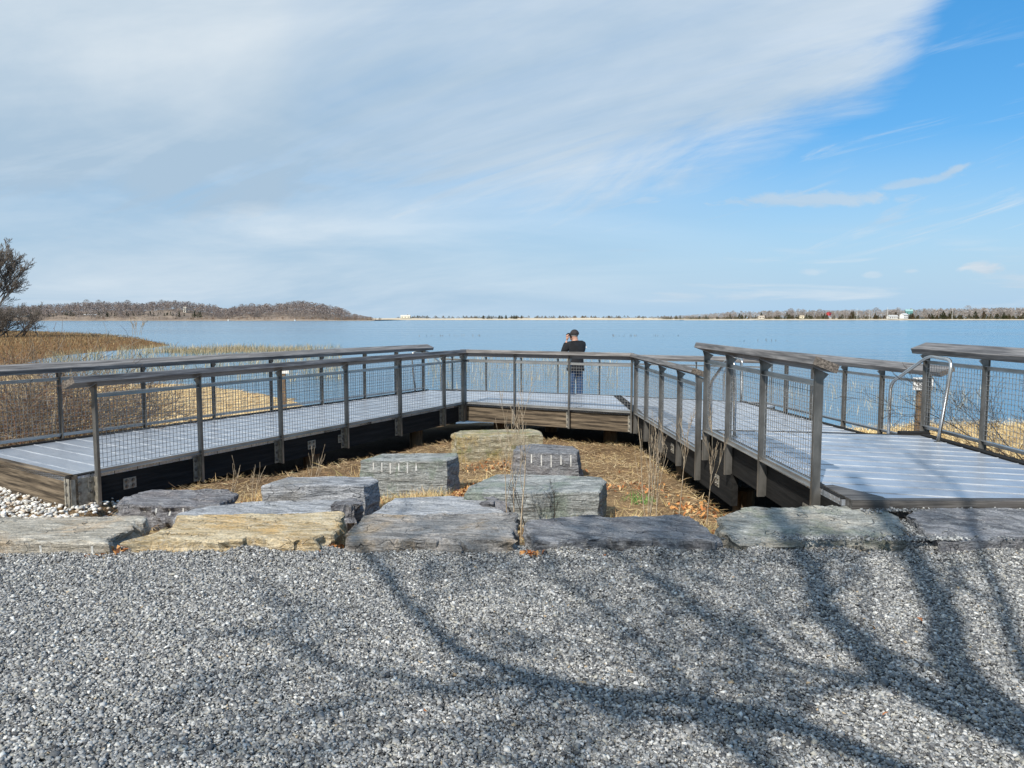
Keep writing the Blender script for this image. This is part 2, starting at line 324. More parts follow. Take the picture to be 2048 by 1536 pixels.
under=np.clip((-.80-V[:,2])/.1,0,1)*np.clip((20-Y)/2,0,1)*np.clip((6-np.abs(X+.5))/1,0,1)  # shade below the decks, blackened into the ground colour
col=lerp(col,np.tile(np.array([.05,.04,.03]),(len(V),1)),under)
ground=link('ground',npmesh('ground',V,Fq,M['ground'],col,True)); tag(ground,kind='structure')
wv=axis([(-6000,-100,6),(-100,100,8),(100,6000,6)]); 
wm=MB(); wm.add([(-6000,8,-1.4),(6000,8,-1.4),(6000,9000,-1.4),(-6000,9000,-1.4)],[(0,1,2,3)])
water=wm.build('water',M['water']); tag(water,kind='structure')
# ---------------- scattered bits (gravel, pebbles, straw, leaves) ----------------
def rotm(rx,ry,rz):
    cx,sx,cy,sy,cz,sz=np.cos(rx),np.sin(rx),np.cos(ry),np.sin(ry),np.cos(rz),np.sin(rz)
    m=np.empty((len(rx),3,3)); m[:,0,0]=cz*cy; m[:,0,1]=cz*sy*sx-sz*cx; m[:,0,2]=cz*sy*cx+sz*sx
    m[:,1,0]=sz*cy; m[:,1,1]=sz*sy*sx+cz*cx; m[:,1,2]=sz*sy*cx-cz*sx; m[:,2,0]=-sy; m[:,2,1]=cy*sx; m[:,2,2]=cy*cx; return m
def shards(name,P,size,col,mat_,flat=.36,tilt=.42,jit=.28):
    n=len(P); base=np.array([(x,y,z) for z in (-1,1) for y in (-1,1) for x in (-1,1)],float)
    b=base[None]*(1+(rs.rand(n,8,3)-.5)*2*jit); s=size[:,None]*np.stack([np.ones(n),rs.uniform(.55,.95,n),rs.uniform(flat*.6,flat*1.4,n)],-1)
    b[:,4:,:2]*=rs.uniform(.55,1,(n,1,1)); b=b*s[:,None,:]*.5
    m=rotm(rs.normal(0,tilt,n),rs.normal(0,tilt,n),rs.uniform(0,6.28,n)); v=np.einsum('nij,nkj->nki',m,b)+P[:,None,:]
    q=np.array([(0,2,3,1),(4,5,7,6),(0,1,5,4),(2,6,7,3),(0,4,6,2),(1,3,7,5)])
    Fa=(q[None]+(np.arange(n)*8)[:,None,None]).reshape(-1,4)
    return link(name,npmesh(name,v.reshape(-1,3),Fa,mat_,np.repeat(col,8,0)))
def palette(n,cols,w,var=.15):
    c=np.array(cols)[rs.choice(len(cols),n,p=np.array(w)/sum(w))]; return np.clip(c*(1+rs.normal(0,var,(n,1))),.01,.9)
N=470000
Yg=2.15+(rs.rand(N)**.9)*3.6; Xg=(rs.rand(N)*2-1)*(Yg*.70+1.35)
keep=Yg<5.27+.07*wob(Xg,Yg,1.5)+.06*np.sin(Xg*7)+.03*np.sin(Xg*23)
Xg,Yg=Xg[keep],Yg[keep]; n=len(Xg)
sz=np.clip(rs.lognormal(math.log(.0112),.36,n),.005,.030)
edge=np.clip((Yg-4.95)/.25,0,1)*(1.2+1.6*np.clip(wob(Xg,Yg*.3,1.3,3),-.3,1))*1.3
Zg=height(Xg,Yg)+.004+rs.rand(n)*.012+edge*.015
col=palette(n,[(.262,.262,.255),(.40,.395,.38),(.165,.166,.166),(.58,.57,.535),(.36,.345,.30),(.085,.085,.087),(.42,.33,.22)],[30,24,22,7,8,12,.5])
tag(shards('gravel',np.stack([Xg,Yg,Zg],-1),sz,col,M['colg']),'grey crushed stone gravel covering the foreground','gravel',kind='stuff')
n=2000; Xq=rs.uniform(1.45,4.4,n); Yq=5.17+np.abs(rs.normal(0,.055,n)); k=rs.rand(n)<np.clip(.35+.9*np.sin(Xq*2.3+.9)*np.sin(Xq*5.1),.05,1); Xq,Yq=Xq[k],Yq[k]
X3=np.concatenate([rs.normal(2.93,.06,500),rs.uniform(2.7,4.4,700)]); Y3=np.concatenate([rs.uniform(5.3,5.92,500),rs.normal(5.86,.035,700)]); Xq=np.concatenate([Xq,X3]); Yq=np.concatenate([Yq,Y3]); n=len(Xq)
zq=np.where(Yq>5.8,.115,np.where(Xq>1.5,.085+.0*Xq,.082)); zq=np.where((np.abs(Xq-2.93)<.1)&(Yq<5.85)&(Yq>5.3),.045,zq)+rs.rand(n)*.012
tag(shards('spilled_gravel',np.stack([Xq,Yq,zq],-1),np.clip(rs.lognormal(math.log(.014),.3,n),.006,.03),palette(n,[(.215,.225,.23),(.33,.335,.33),(.14,.147,.155),(.50,.50,.475)],[30,24,22,7]),M['colg']),'loose gravel spilled onto the front edges of the slabs','gravel',kind='stuff')
# white pebbles on the left
n=8000; Xp=rs.uniform(-9,-3.75,n); Yp=rs.uniform(6.1,10.2,n)
k=(np.hypot((Xp+6.2)/2.7,(Yp-8.1)/1.95)<1)&(Xp<-4.5+.6*(7.6-Yp)*(Yp<7.6)); Xp,Yp=Xp[k],Yp[k]; n=len(Xp)
def blobs(name,P,size,col,mat_):
    ico=np.array([(0,0,1),(.89,0,.45),(.28,.85,.45),(-.72,.53,.45),(-.72,-.53,.45),(.28,-.85,.45),(.72,.53,-.45),(-.28,.85,-.45),(-.89,0,-.45),(-.28,-.85,-.45),(.72,-.53,-.45),(0,0,-1)])
    fi=[(0,1,2),(0,2,3),(0,3,4),(0,4,5),(0,5,1),(1,6,2),(2,6,7),(2,7,3),(3,7,8),(3,8,4),(4,8,9),(4,9,5),(5,9,10),(5,10,1),(1,10,6),(11,7,6),(11,8,7),(11,9,8),(11,10,9),(11,6,10)]
    n=len(P); s=size[:,None]*np.stack([np.ones(n),rs.uniform(.6,.95,n),rs.uniform(.45,.7,n)],-1)*.5
    v=np.einsum('nij,nkj->nki',rotm(rs.normal(0,.3,n),rs.normal(0,.3,n),rs.uniform(0,6.28,n)),ico[None]*s[:,None,:]*(1+(rs.rand(n,12,1)-.5)*.15))+P[:,None,:]
    Fa=(np.array(fi)[None]+(np.arange(n)*12)[:,None,None]).reshape(-1,3)
    return link(name,npmesh(name,v.reshape(-1,3),Fa,mat_,np.repeat(col,12,0),True))
tag(blobs('white_pebbles',np.stack([Xp,Yp,height(Xp,Yp)+.01+rs.rand(n)*.03],-1),rs.uniform(.03,.075,n),palette(n,[(.62,.59,.52),(.7,.68,.64),(.5,.42,.33),(.4,.39,.37)],[5,4,2,1]),M['col']),'rounded white and cream pebbles banked under the left walkway end','pebbles',kind='stuff')
def blades(name,P,L,Wd,col,mat_,lean=1.2,lift=.0,thick=False,az=None,bend=.2):
    """thin grass blades: lean 0 upright .. 1.5 lying; two-segment ribbons"""
    n=len(P); a=rs.uniform(0,6.28,n) if az is None else az; le=np.abs(rs.normal(0,1,n)*.25+lean)
    d=np.stack([np.cos(a)*np.sin(le),np.sin(a)*np.sin(le),np.cos(le)],-1); s=np.stack([-np.sin(a),np.cos(a),np.zeros(n)],-1)
    tw=rs.uniform(-.8,.8,n)[:,None]; up=np.cross(d,s); s=s*np.cos(tw)+up*np.sin(tw)
    p0=P; p1=P+d*(L*.55)[:,None]; d2=d+np.stack([np.cos(a),np.sin(a),-.6*np.ones(n)],-1)*bend*rs.rand(n,1); p2=p1+d2*(L*.45)[:,None]
    w=Wd[:,None]; v=np.stack([p0-s*w,p0+s*w,p1+s*w*.8,p1-s*w*.8,p2+s*w*.15,p2-s*w*.15],1).reshape(-1,3)
    q=np.array([(0,1,2,3),(3,2,4,5)]); Fa=(q[None]+(np.arange(n)*6)[:,None,None]).reshape(-1,4)
    return link(name,npmesh(name,v,Fa,mat_,np.repeat(col,6,0)))
# straw in the pit between the decks
def in_pit(X,Y): return (Y>5.75)&(Y<16.5)&(X>-4.3+.515*(Y-9.2)-.5*0-.3)&(X<2.6)
n=34000; Xs=rs.uniform(-4.6,2.9,n); Ys=5.7+rs.rand(n)**1.3*9.5; k=(Xs>-5.0+.515*(Ys-8.7))&(Xs<2.7); Xs,Ys=Xs[k],Ys[k]; n=len(Xs)
patch=wob(Xs,Ys,.9,2); P=np.stack([Xs,Ys,height(Xs,Ys)+.005+rs.rand(n)*.03],-1)
col=palette(n,[(.60,.43,.22),(.72,.56,.33),(.42,.26,.12),(.50,.38,.16),(.30,.20,.11)],[30,24,18,12,12],.2)
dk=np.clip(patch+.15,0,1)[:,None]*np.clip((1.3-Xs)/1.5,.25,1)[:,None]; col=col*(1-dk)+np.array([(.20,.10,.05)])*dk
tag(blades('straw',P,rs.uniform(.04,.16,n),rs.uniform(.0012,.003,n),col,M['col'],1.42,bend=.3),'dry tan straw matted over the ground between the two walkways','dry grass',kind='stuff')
# tufts (standing dead grass)
T=[]
for cx,cy,cn,rr in ((-1.1,8.3,700,.35),(.15,12.5,500,.5),(-.2,9.7,250,.3),(.5,6.75,200,.25),(-.35,8.5,300,.25),(1.25,7.3,500,.3),(1.75,6.9,350,.3),(-.9,8.6,500,.3),(-2.0,9.6,700,.5),(-1.6,10.4,700,.5),(-2.75,8.45,350,.25)):
    T.append(np.stack([rs.normal(cx,rr*.5,cn),rs.normal(cy,rr*.5,cn)],-1))
T=np.concatenate(T); n=len(T)
tag(blades('dry_grass_tufts',np.stack([T[:,0],T[:,1],height(T[:,0],T[:,1])],-1),rs.uniform(.06,.2,n),rs.uniform(.0015,.003,n),palette(n,[(.62,.46,.22),(.70,.55,.30),(.38,.36,.12),(.45,.24,.10)],[5,4,2,2]),M['col'],.75),'tufts of dry yellow grass between the stones','dry grass',kind='stuff')
Tg=np.concatenate([rs.normal((1.62,6.75),(.09,.07),(160,2)),rs.normal((1.63,6.05),(.07,.05),(90,2)),rs.normal((1.45,8.6),(.09,.07),(60,2))]); n=len(Tg)
tag(blades('green_grass_tuft',np.stack([Tg[:,0],Tg[:,1],height(Tg[:,0],Tg[:,1])],-1),rs.uniform(.07,.16,n),rs.uniform(.003,.005,n),palette(n,[(.10,.22,.05),(.16,.30,.08)],[1,1]),M['col'],.5),'fresh green shoots in the straw near the right walkway','grass',kind='stuff')
# leaf litter
def leaves(name,P,size,col,mat_):
    n=len(P); b=np.array([(-1,0,0),(-.3,-.45,.15),(-.3,.45,.15),(.4,-.4,.05),(.4,.4,.25),(1,0,-.1)]); b=b[None]*(1+(rs.rand(n,6,3)-.5)*.6)*(size[:,None,None]*.5)
    v=np.einsum('nij,nkj->nki',rotm(rs.normal(0,.6,n),rs.normal(0,.6,n),rs.uniform(0,6.28,n)),b)+P[:,None,:]
    q=np.array([(0,1,2),(1,3,4),(1,4,2),(3,5,4)]); Fa=(q[None]+(np.arange(n)*6)[:,None,None]).reshape(-1,3)
    return link(name,npmesh(name,v.reshape(-1,3),Fa,mat_,np.repeat(col,6,0)))
Ls=[]
for cx,cy,cn,rx,ry in ((-2.55,8.3,700,.35,.35),(-2.0,9.3,900,.5,.35),(-1.4,9.9,600,.45,.3),(-.55,8.9,500,.2,.5),(-.2,8.6,350,.35,.3),(1.05,6.9,130,.15,.15),(.35,6.75,170,.35,.12),(1.95,6.8,240,.25,.35),(1.95,8.2,160,.25,.5),(1.4,9.6,120,.5,.5),(-1.7,9.9,500,.4,.25),(-2.6,8.6,400,.2,.3),(.1,11.3,300,.7,.5),(-1.27,5.5,60,.06,.25),(-2.72,5.2,50,.08,.12),(.12,5.12,25,.06,.04),(-5.2,9.6,300,.5,.4)):
    Ls.append(np.stack([rs.normal(cx,rx*.6,cn),rs.normal(cy,ry*.6,cn)],-1))
Ls=np.concatenate(Ls); n=len(Ls)
tag(leaves('leaf_litter',np.stack([Ls[:,0],Ls[:,1],height(Ls[:,0],Ls[:,1])+.01+rs.rand(n)*.03],-1),rs.uniform(.03,.075,n),palette(n,[(.42,.16,.05),(.52,.26,.09),(.28,.11,.045),(.5,.33,.16)],[5,4,4,2],.2),M['col']),'drifts of fallen brown and orange leaves around the stones','fallen leaves',kind='stuff')
SL=[(1.36,4.62),(2.15,3.95),(2.95,4.0),(1.5,2.98),(.62,5.06),(-.35,3.0),(1.85,3.85)]
n=len(SL); SLn=np.array(SL)
tag(leaves('stray_leaves',np.stack([SLn[:,0],SLn[:,1],np.full(n,.02)],-1),rs.uniform(.03,.05,n),palette(n,[(.42,.16,.06),(.5,.26,.1)],[1,1]),M['col']),'few stray brown leaves lying on the gravel','fallen leaves',kind='stuff')
# ---------------- stones ----------------
M['s_grey']=stonemat('grey_schist',(0.165,0.173,0.188),(0.570,0.578,0.600),(0.450,0.390,0.300),.3,0,seed=1)
M['s_brown']=stonemat('grey_brown_schist',(.20,.185,.17),(.50,.47,.44),(.46,.35,.23),.95,.1,seed=2)
M['s_tan']=stonemat('tan_schist',(0.437,0.310,0.149),(0.850,0.713,0.483),(0.713,0.437,0.149),.6,.15,seed=3)
M['s_pale']=stonemat('pale_tan_grey_schist',(0.310,0.276,0.218),(0.713,0.655,0.552),(0.575,0.414,0.253),.65,-.1,seed=4)
M['s_purple']=stonemat('purple_grey_slate',(0.115,0.112,0.121),(0.338,0.331,0.344),(0.270,0.223,0.203),.4,.2,seed=5)
M['s_green']=stonemat('green_grey_schist',(0.162,0.176,0.169),(0.553,0.567,0.547),(0.459,0.419,0.365),.35,-.2,(0.230,0.284,0.216),seed=6)
M['s_olive']=stonemat('olive_grey_schist',(0.182,0.189,0.169),(0.546,0.546,0.501),(0.650,0.559,0.429),.55,.3,(0.260,0.286,0.208),seed=7)
M['s_moss']=stonemat('mossy_schist',(0.264,0.228,0.144),(0.600,0.540,0.384),(0.600,0.420,0.144),.7,.1,(0.192,0.216,0.060),seed=8)
M['s_light']=stonemat('light_blue_grey_schist',(.25,.26,.275),(.60,.61,.63),(.42,.40,.36),.3,.15,seed=12)
M['s_dark']=stonemat('dark_slate',(0.101,0.105,0.115),(0.351,0.354,0.371),(0.270,0.230,0.216),.35,.4,seed=9)
def resample(poly,step):
    out=[]; n=len(poly)
    for i in range(n):
        a=Vector(poly[i]); b=Vector(poly[(i+1)%n]); k=max(1,int((b-a).length/step))
        for j in range(k): out.append(a.lerp(b,j/k))
    return out
from mathutils import noise as mn
def rock(poly,zt,zb,seed=0,rough=.026,slope=(0,0),step=.024,flare=.02,ledge=.012,crumble=1.0):
    """slab with a fractured rim: poly = plan outline of the top, flat-ish top, layered sides"""
    rim=resample([Vector((p[0],p[1])) for p in poly],step); c=sum(rim,Vector((0,0)))/len(rim); N=len(rim)
    def rad(i,dz,amp):
        p=rim[i]; d=(p-c).normalized(); q=mn.noise(Vector((p.x*5+seed*7,p.y*5,dz*9)))*amp*.8+mn.noise(Vector((p.x*17+seed*3,p.y*17,dz*26)))*amp*.4+(mn.cell(Vector((p.x*6+seed,p.y*6,math.floor(dz*14+mn.noise(Vector((p.x*3,p.y*3,1)))))))-.5)*amp*1.1*crumble+(mn.cell(Vector((p.x*19,p.y*19+seed,math.floor(dz*40))))-.5)*amp*.45*crumble
        return p+d*q
    V=[];rings=[]
    H=zt-zb; levels=[(0,-.004),(.012,.0)]; k=max(3,int(H/.045))
    for i in range(1,k+1): levels.append((.012+(H-.012)*i/k,flare*i/k))
    rs2=random.Random(seed)
    for li,(dz,off) in enumerate(levels):
        ring=[]; lo=(rs2.random()-.5)*ledge*2 if li>1 else 0
        for i in range(N):
            p=rad(i,dz,rough); d=(p-c).normalized(); p=p+d*(off+lo*(.5+mn.noise(Vector((p.x*3,p.y*3,seed+li)))))
            if li==0: p=p-d*.010
            zz=zt-dz+(slope[0]*(p.x-c.x)+slope[1]*(p.y-c.y))*(1-dz/H)+mn.noise(Vector((p.x*4,p.y*4,seed+dz*5)))*.012
            ring.append(len(V)); V.append((p.x,p.y,zz))
        rings.append(ring)
    Fs=[]
    for a,b in zip(rings,rings[1:]): Fs+=[(a[i],b[i],b[(i+1)%N],a[(i+1)%N]) for i in range(N)]
    prev=rings[0]
    for t in (.965,.92,.86,.79,.71,.62,.52,.42,.31,.2,.1):
        ring=[]
        for i in range(N):
            b=Vector(V[rings[0][i]][:2]); p=c.lerp(b,t); h=mn.noise(Vector((p.x*2.5+seed,p.y*6,.3)))*.006+mn.noise(Vector((p.x*9,p.y*22,seed)))*.004+mn.cell(Vector((p.x*1.6+mn.noise(Vector((p.x*6,p.y*9,1)))*.5,p.y*6+seed+mn.noise(Vector((p.x*5,p.y*5,3)))*.8,0)))*.007
            ring.append(len(V)); V.append((p.x,p.y,zt+slope[0]*(p.x-c.x)+slope[1]*(p.y-c.y)+h))
        Fs+=[(ring[i],prev[i],prev[(i+1)%N],ring[(i+1)%N]) for i in range(N)]; prev=ring
    Fs.append(tuple(prev)); Fs.append(tuple(rings[-1])[::-1])
    mb=MB(); mb.add(V,Fs); return mb
def stone(name,poly,zt,zb,mk,label,cat='stone block',group=None,seed=1,slope=(0,0),grooves=None,dark=None,**k):
    A=sum((poly[i][0]*poly[(i+1)%len(poly)][1]-poly[(i+1)%len(poly)][0]*poly[i][1]) for i in range(len(poly)))
    if A<0: poly=poly[::-1]
    mb=rock(poly,zt,zb,seed,slope=slope,**k)
    o=mb.build(name,M[mk]); tag(o,label,cat,group)
    if grooves:
        from mathutils.bvhtree import BVHTree
        tree=BVHTree.FromPolygons([Vector(v) for v in mb.v],mb.f)
        for (x,y,L,w) in grooves:
            w=.0075; rows=[]
            for j in range(9):
                zz=zt-.022-(L-.01)*j/8; row=[]
                for dx in (-w,0,w):
                    h=tree.ray_cast(Vector((x+dx,y-1.2,zz)),Vector((0,1,0)))
                    if h[0] is None: break
                    row.append((x+dx,h[0].y-.0035,zz))
                if len(row)==3: rows.append(row)
            if len(rows)<2: continue
            g=MB(); vs=[p for r_ in rows for p in r_]+[(p[0],p[1]+.03,p[2]) for r_ in rows for p in r_]; n_=len(rows); b_=3*n_
            fs=[(3*i+k,3*i+k+1,3*i+k+4,3*i+k+3) for i in range(n_-1) for k in (0,1)]+[(3*i,3*i+3,b_+3*i+3,b_+3*i) for i in range(n_-1)]+[(3*i+2,b_+3*i+2,b_+3*i+5,3*i+5) for i in range(n_-1)]
            g.add(vs,fs); g.build('drill_groove',M['groove'],o)
    return o
G='flat boulders along the gravel edge'
stone('flat_boulder',[(-4.9,5.83),(-2.80,5.84),(-2.74,5.55),(-2.73,5.12),(-3.1,5.12),(-4.9,5.2)],.085,-.25,'s_pale','pale tan-grey slab at the gravel edge, leftmost of the front row',group=G,seed=1,grooves=[(-2.84,5.07,.09,.012),(-3.2,5.08,.06,.012),(-3.5,5.10,.05,.012)])
stone('flat_boulder',[(-2.60,5.86),(-1.97,5.93),(-1.29,5.99),(-1.24,5.56),(-1.31,5.18),(-1.8,5.2),(-2.26,5.16),(-2.63,5.13),(-2.5,5.5)],.085,-.25,'s_tan','yellow tan slab with rusty front edge in the front row',group=G,seed=2)
stone('flat_boulder',[(-1.14,5.88),(.04,5.94),(.045,5.62),(.04,5.15),(-.59,5.18),(-1.16,5.13),(-1.17,5.5)],.085,-.25,'s_brown','grey-brown rectangular slab with mossy front lip beside the yellow slab',group=G,seed=3)
stone('flat_boulder',[(.10,5.72),(.37,5.84),(1.34,5.9),(1.40,5.7),(1.46,5.3),(1.38,5.2),(.74,5.22),(.10,5.17),(.085,5.46)],.08,-.25,'s_dark','dark purplish-grey slab in the front row right of the crack',group=G,seed=4)
stone('flat_boulder',[(1.53,5.75),(1.8,6.0),(2.83,6.02),(2.95,5.86),(2.83,5.32),(2.37,5.32),(1.97,5.2),(1.57,5.22),(1.51,5.46)],.09,-.25,'s_olive','olive-grey slab with rough top under the right walkway post',group=G,seed=5,rough=.03,slope=(.01,.09))
stone('flat_boulder',[(3.05,5.88),(4.57,5.93),(5.5,5.93),(5.6,5.2),(4.56,5.2),(3.53,5.23),(2.90,5.12),(2.92,5.3),(2.97,5.7)],.105,-.25,'s_dark','dark grey slab at the gravel edge, rightmost of the front row',group=G,seed=6,rough=.025,slope=(0,.08))
G2='quarried stones stepping down between the walkways'
def gr(x0,x1,y0,y1,n,L,w=.011): return [(x0+(x1-x0)*i/(n-1),y0+(y1-y0)*i/(n-1),L*(.8+.35*((i*37)%5)/5),w) for i in range(n)]
stone('quarried_stone',[(-3.79,7.28),(-3.83,7.6),(-3.7,7.8),(-3.2,7.82),(-2.88,7.85),(-2.74,7.6),(-2.72,7.12),(-3.23,7.08),(-3.7,7.12)],-.15,-.55,'s_purple','dark purple slate block with short drill marks under the left railing',group=G2,seed=11,grooves=gr(-3.45,-2.95,7.07,7.07,5,.07),rough=.03)
stone('quarried_stone',[(-2.98,6.75),(-2.81,7.02),(-2.42,7.2),(-1.65,7.3),(-1.5,7.2),(-1.47,6.98),(-1.6,6.62),(-2.5,6.62),(-2.95,6.6)],-.13,-.55,'s_light','low grey slab with crumbled black end just behind the yellow slab',group=G2,seed=12,crumble=.3,rough=.014)
stone('quarried_stone',[(-2.44,7.41),(-2.30,7.79),(-1.43,7.84),(-1.33,7.66),(-1.42,7.36),(-1.87,7.40),(-2.3,7.38)],-.018,-.6,'s_grey','grey block with diagonal pale streaks standing behind the low slab',group=G2,seed=13,crumble=.35,rough=.014,flare=.0)
stone('quarried_stone',[(-1.78,8.95),(-1.61,9.38),(-.67,9.42),(-.64,9.25),(-.76,8.93),(-1.3,8.90)],-.06,-.55,'s_green','tall grey-green block with a row of six white drill marks, left of the saplings',group=G2,seed=14,crumble=.35,rough=.014,flare=.01,grooves=gr(-1.62,-1.12,8.90,8.885,6,.13))
stone('quarried_stone',[(-.99,12.5),(-.91,12.85),(.31,13.05),(.49,12.79),(.50,12.41),(-.19,12.22),(-.85,12.06)],-.28,-.8,'s_moss','mossy yellow-brown block, the farthest one in front of the platform',group=G2,seed=15,crumble=.35,rough=.022)
stone('quarried_stone',[(.01,10.35),(.06,10.75),(.27,10.95),(.86,10.74),(.92,10.4),(.86,10.14),(.37,10.16)],-.19,-.75,'s_dark','small dark grey block with five white drill marks behind the saplings',group=G2,seed=16,crumble=.35,flare=.09,rough=.018,grooves=gr(.26,.78,10.135,10.12,5,.16))
stone('quarried_stone',[(-.46,7.24),(-.42,7.5),(-.18,8.08),(.19,8.12),(.94,7.95),(.97,7.75),(.83,7.24),(.17,7.21)],-.05,-.5,'s_green','broad green-grey block behind the thin saplings, nearest the middle',group=G2,seed=17,crumble=.35,rough=.016,flare=-.01)
stone('quarried_stone',[(-1.26,6.70),(-1.14,7.35),(-.61,7.44),(-.2,7.36),(-.05,7.16),(-.06,6.75),(-.79,6.66)],-.13,-.55,'s_light','low grey slab with a broken right corner behind the grey-brown slab',group=G2,seed=18,crumble=.3,rough=.014)
for nm_,pl_,z_,lb_ in (('broken_stone',[(-1.62,6.78),(-1.38,6.80),(-1.36,7.05),(-1.50,7.18),(-1.62,7.05)],-.075,'rough black stone chunk at the right end of the low slab behind the yellow slab'),('broken_stone',[(-.32,6.95),(-.05,6.88),(.0,7.05),(-.12,7.28),(-.28,7.2)],-.085,'rough black stone chunk at the foot of the pale saplings')):
    stone(nm_,pl_,z_,-.5,'s_purple',lb_,seed=40+len(lb_)%7,rough=.04,crumble=1.6,group='rough black stone chunks')
for k,(x,y,s_) in enumerate([(-.72,9.2,.05),(-.35,9.9,.04),(.02,9.6,.05),(-.1,10.0,.035),(.12,9.3,.03),(1.05,12.7,.06),(1.3,6.62,.05)]):
    z=float(height(x,y)); o=rock([(x-s_,y-s_*.6),(x+s_,y-s_*.5),(x+s_*.8,y+s_*.6),(x-s_*.7,y+s_*.7)],z+s_*.7,z-.03,30+k,step=.02,rough=.006,flare=0,ledge=.003).build('small_cobble',M['groove'],smooth=True)
    tag(o,'small pale cobble lying in the straw between the blocks','cobble','pale cobbles in the straw')
# ---------------- decks ----------------
def clip(poly,nrm,d):
    out=[]; n=len(poly)
    for i in range(n):
        a,b=poly[i],poly[(i+1)%n]; da=a[0]*nrm[0]+a[1]*nrm[1]-d; db=b[0]*nrm[0]+b[1]*nrm[1]-d
        if da<=0: out.append(a)
        if (da<0<db) or (db<0<da):
            t=da/(da-db); out.append((a[0]+(b[0]-a[0])*t,a[1]+(b[1]-a[1])*t))
    return out
def planks(poly,u,w,z,parent,th=.05,name='tread_planks',gap=.004):
    """aluminium planks running along u, each w wide with a raised lip; local frame along u"""
    L=math.hypot(*u); u=(u[0]/L,u[1]/L); v=(-u[1],u[0]); a=math.atan2(u[1],u[0])
    loc=[(p[0]*u[0]+p[1]*u[1],p[0]*v[0]+p[1]*v[1]) for p in poly]
    y0=min(p[1] for p in loc); y1=max(p[1] for p in loc); mb=MB(); y=y0+.03-w
    while y<y1:
        s=clip(clip(loc,(0,1),y+w-gap),(0,-1),-(y+gap))
        if len(s)>2:
            mb.prism(s,z-th,z)
            for yy in (y+gap,):
                q=clip(clip(loc,(0,1),yy+.009),(0,-1),-yy)
                if len(q)>2: mb.prism(q,z,z+.006,mi=1)
        y+=w
    o=mb.build(name,[M['tread'],M['lip']],parent); o.matrix_local=parent.matrix_world.inverted()@Matrix.Rotation(a,4,'Z') if parent else Matrix.Rotation(a,4,'Z')
    return o
def beam(p,q,zt,depth,th,mk,parent,name='edge_beam',side=-1,zc=None):
    """beam from p to q; its outer face lies on the line, body on the left (side=1) or right"""
    L=math.hypot(q[0]-p[0],q[1]-p[1]); u=((q[0]-p[0])/L,(q[1]-p[1])/L); mb=MB()
    y0,y1=(0,th) if side>0 else (-th,0); c=.006
    # chamfered section
    sec=[(y0,-depth),(y1,-depth),(y1,-c),(y1-c,0),(y0+c,0),(y0,-c)]
    vs=[Vector((x,a,b)) for x in (0,L) for a,b in sec]; mb.add(vs,[(0,1,2,3,4,5)[::-1],tuple(range(6,12))]+[(i,(i+1)%6,6+(i+1)%6,6+i) for i in range(6)])
    return mb.build(name,M[mk],parent,frame(p,u,zt))
def hexbolt(r=.016,h=.014):
    mb=MB(); mb.prism([(r*math.cos(i*math.pi/3),r*math.sin(i*math.pi/3)) for i in range(6)],0,h); mb.prism([(r*1.5*math.cos(i*math.pi/6),r*1.5*math.sin(i*math.pi/6)) for i in range(12)],-.001,.003)
    return mb.mesh('bolt',M['steel'])
BOLT=hexbolt()
def plate(x,y,z,u,out,parent,w=.17,h=.13,n=(2,2)):
    """bolted connector plate on a beam face; u along beam, out = +1 if the outward side is the left of u"""
    mb=MB(); mb.box(-w/2,w/2,min(0,out*.008),max(0,out*.008),-h/2,h/2)
    Mx=frame((x,y),u,z); o=mb.build('connector_plate',M['steel_d'],parent,Mx)
    for i in range(n[0]):
        for j in range(n[1]):
            bx=(-.5+(i+.5)/n[0])*w; bz=(-.5+(j+.5)/n[1])*h
            b=link('bolt',BOLT,o,Matrix.Translation((bx,out*.008,bz))@Matrix.Rotation(-out*math.pi/2,4,'X'))
    return o
ZL=-.16; ZU=.17; ZD=-.46; BD=.38
Acor=(-4.90,8.44); Bcor=(-7.15,10.0); PC1=(-1.00,15.98); PC2=(2.33,14.27); F1=(.10,18.45); F0=(-2.1,18.9); F2=(2.38,17.45); F3=(4.90,16.15)
def inset(p,q,d):
    L=math.hypot(q[0]-p[0],q[1]-p[1]); return ((q[0]-p[0])/L,(q[1]-p[1])/L)
# left walkway
d1=empty('walkway_deck'); tag(d1,'left walkway deck of silver tread planks with shade-dark timber edge beams','deck','boardwalk deck sections')
planks([Acor,PC1,F1,F0,Bcor],(-.82,.57),.30,ZL-.004,d1)
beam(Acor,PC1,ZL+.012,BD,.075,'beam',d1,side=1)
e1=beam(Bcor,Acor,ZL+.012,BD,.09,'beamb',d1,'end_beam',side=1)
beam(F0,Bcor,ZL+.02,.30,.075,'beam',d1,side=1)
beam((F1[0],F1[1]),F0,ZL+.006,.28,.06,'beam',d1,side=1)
ur=inset(Acor,PC1,0); nr=(ur[1],-ur[0])
for (x,y) in ((-4.40,9.01),(-2.94,11.80),(-2.63,12.44)):
    t=(x-Acor[0])*ur[0]+(y-Acor[1])*ur[1]; plate(Acor[0]+ur[0]*t,Acor[1]+ur[1]*t,ZL-.2,ur,-1,d1)
plate(Acor[0]+ur[0]*.11,Acor[1]+ur[1]*.11,ZL-.2,ur,-1,d1,.20,.34,(1,3))
ue=inset(Bcor,Acor,0); plate(Acor[0]-ue[0]*.055,Acor[1]-ue[1]*.055,ZL-.2,ue,-1,d1,.11,.36,(1,3))
for x,y in ((-3.2,12.2),(-5.0,12.6),(-1.9,15.2),(-5.5,9.6)):
    MB_=MB(); MB_.tube([(x,y,ZL-.3),(x,y,-1.9)],.13,12); MB_.build('piling',M['post'],d1)
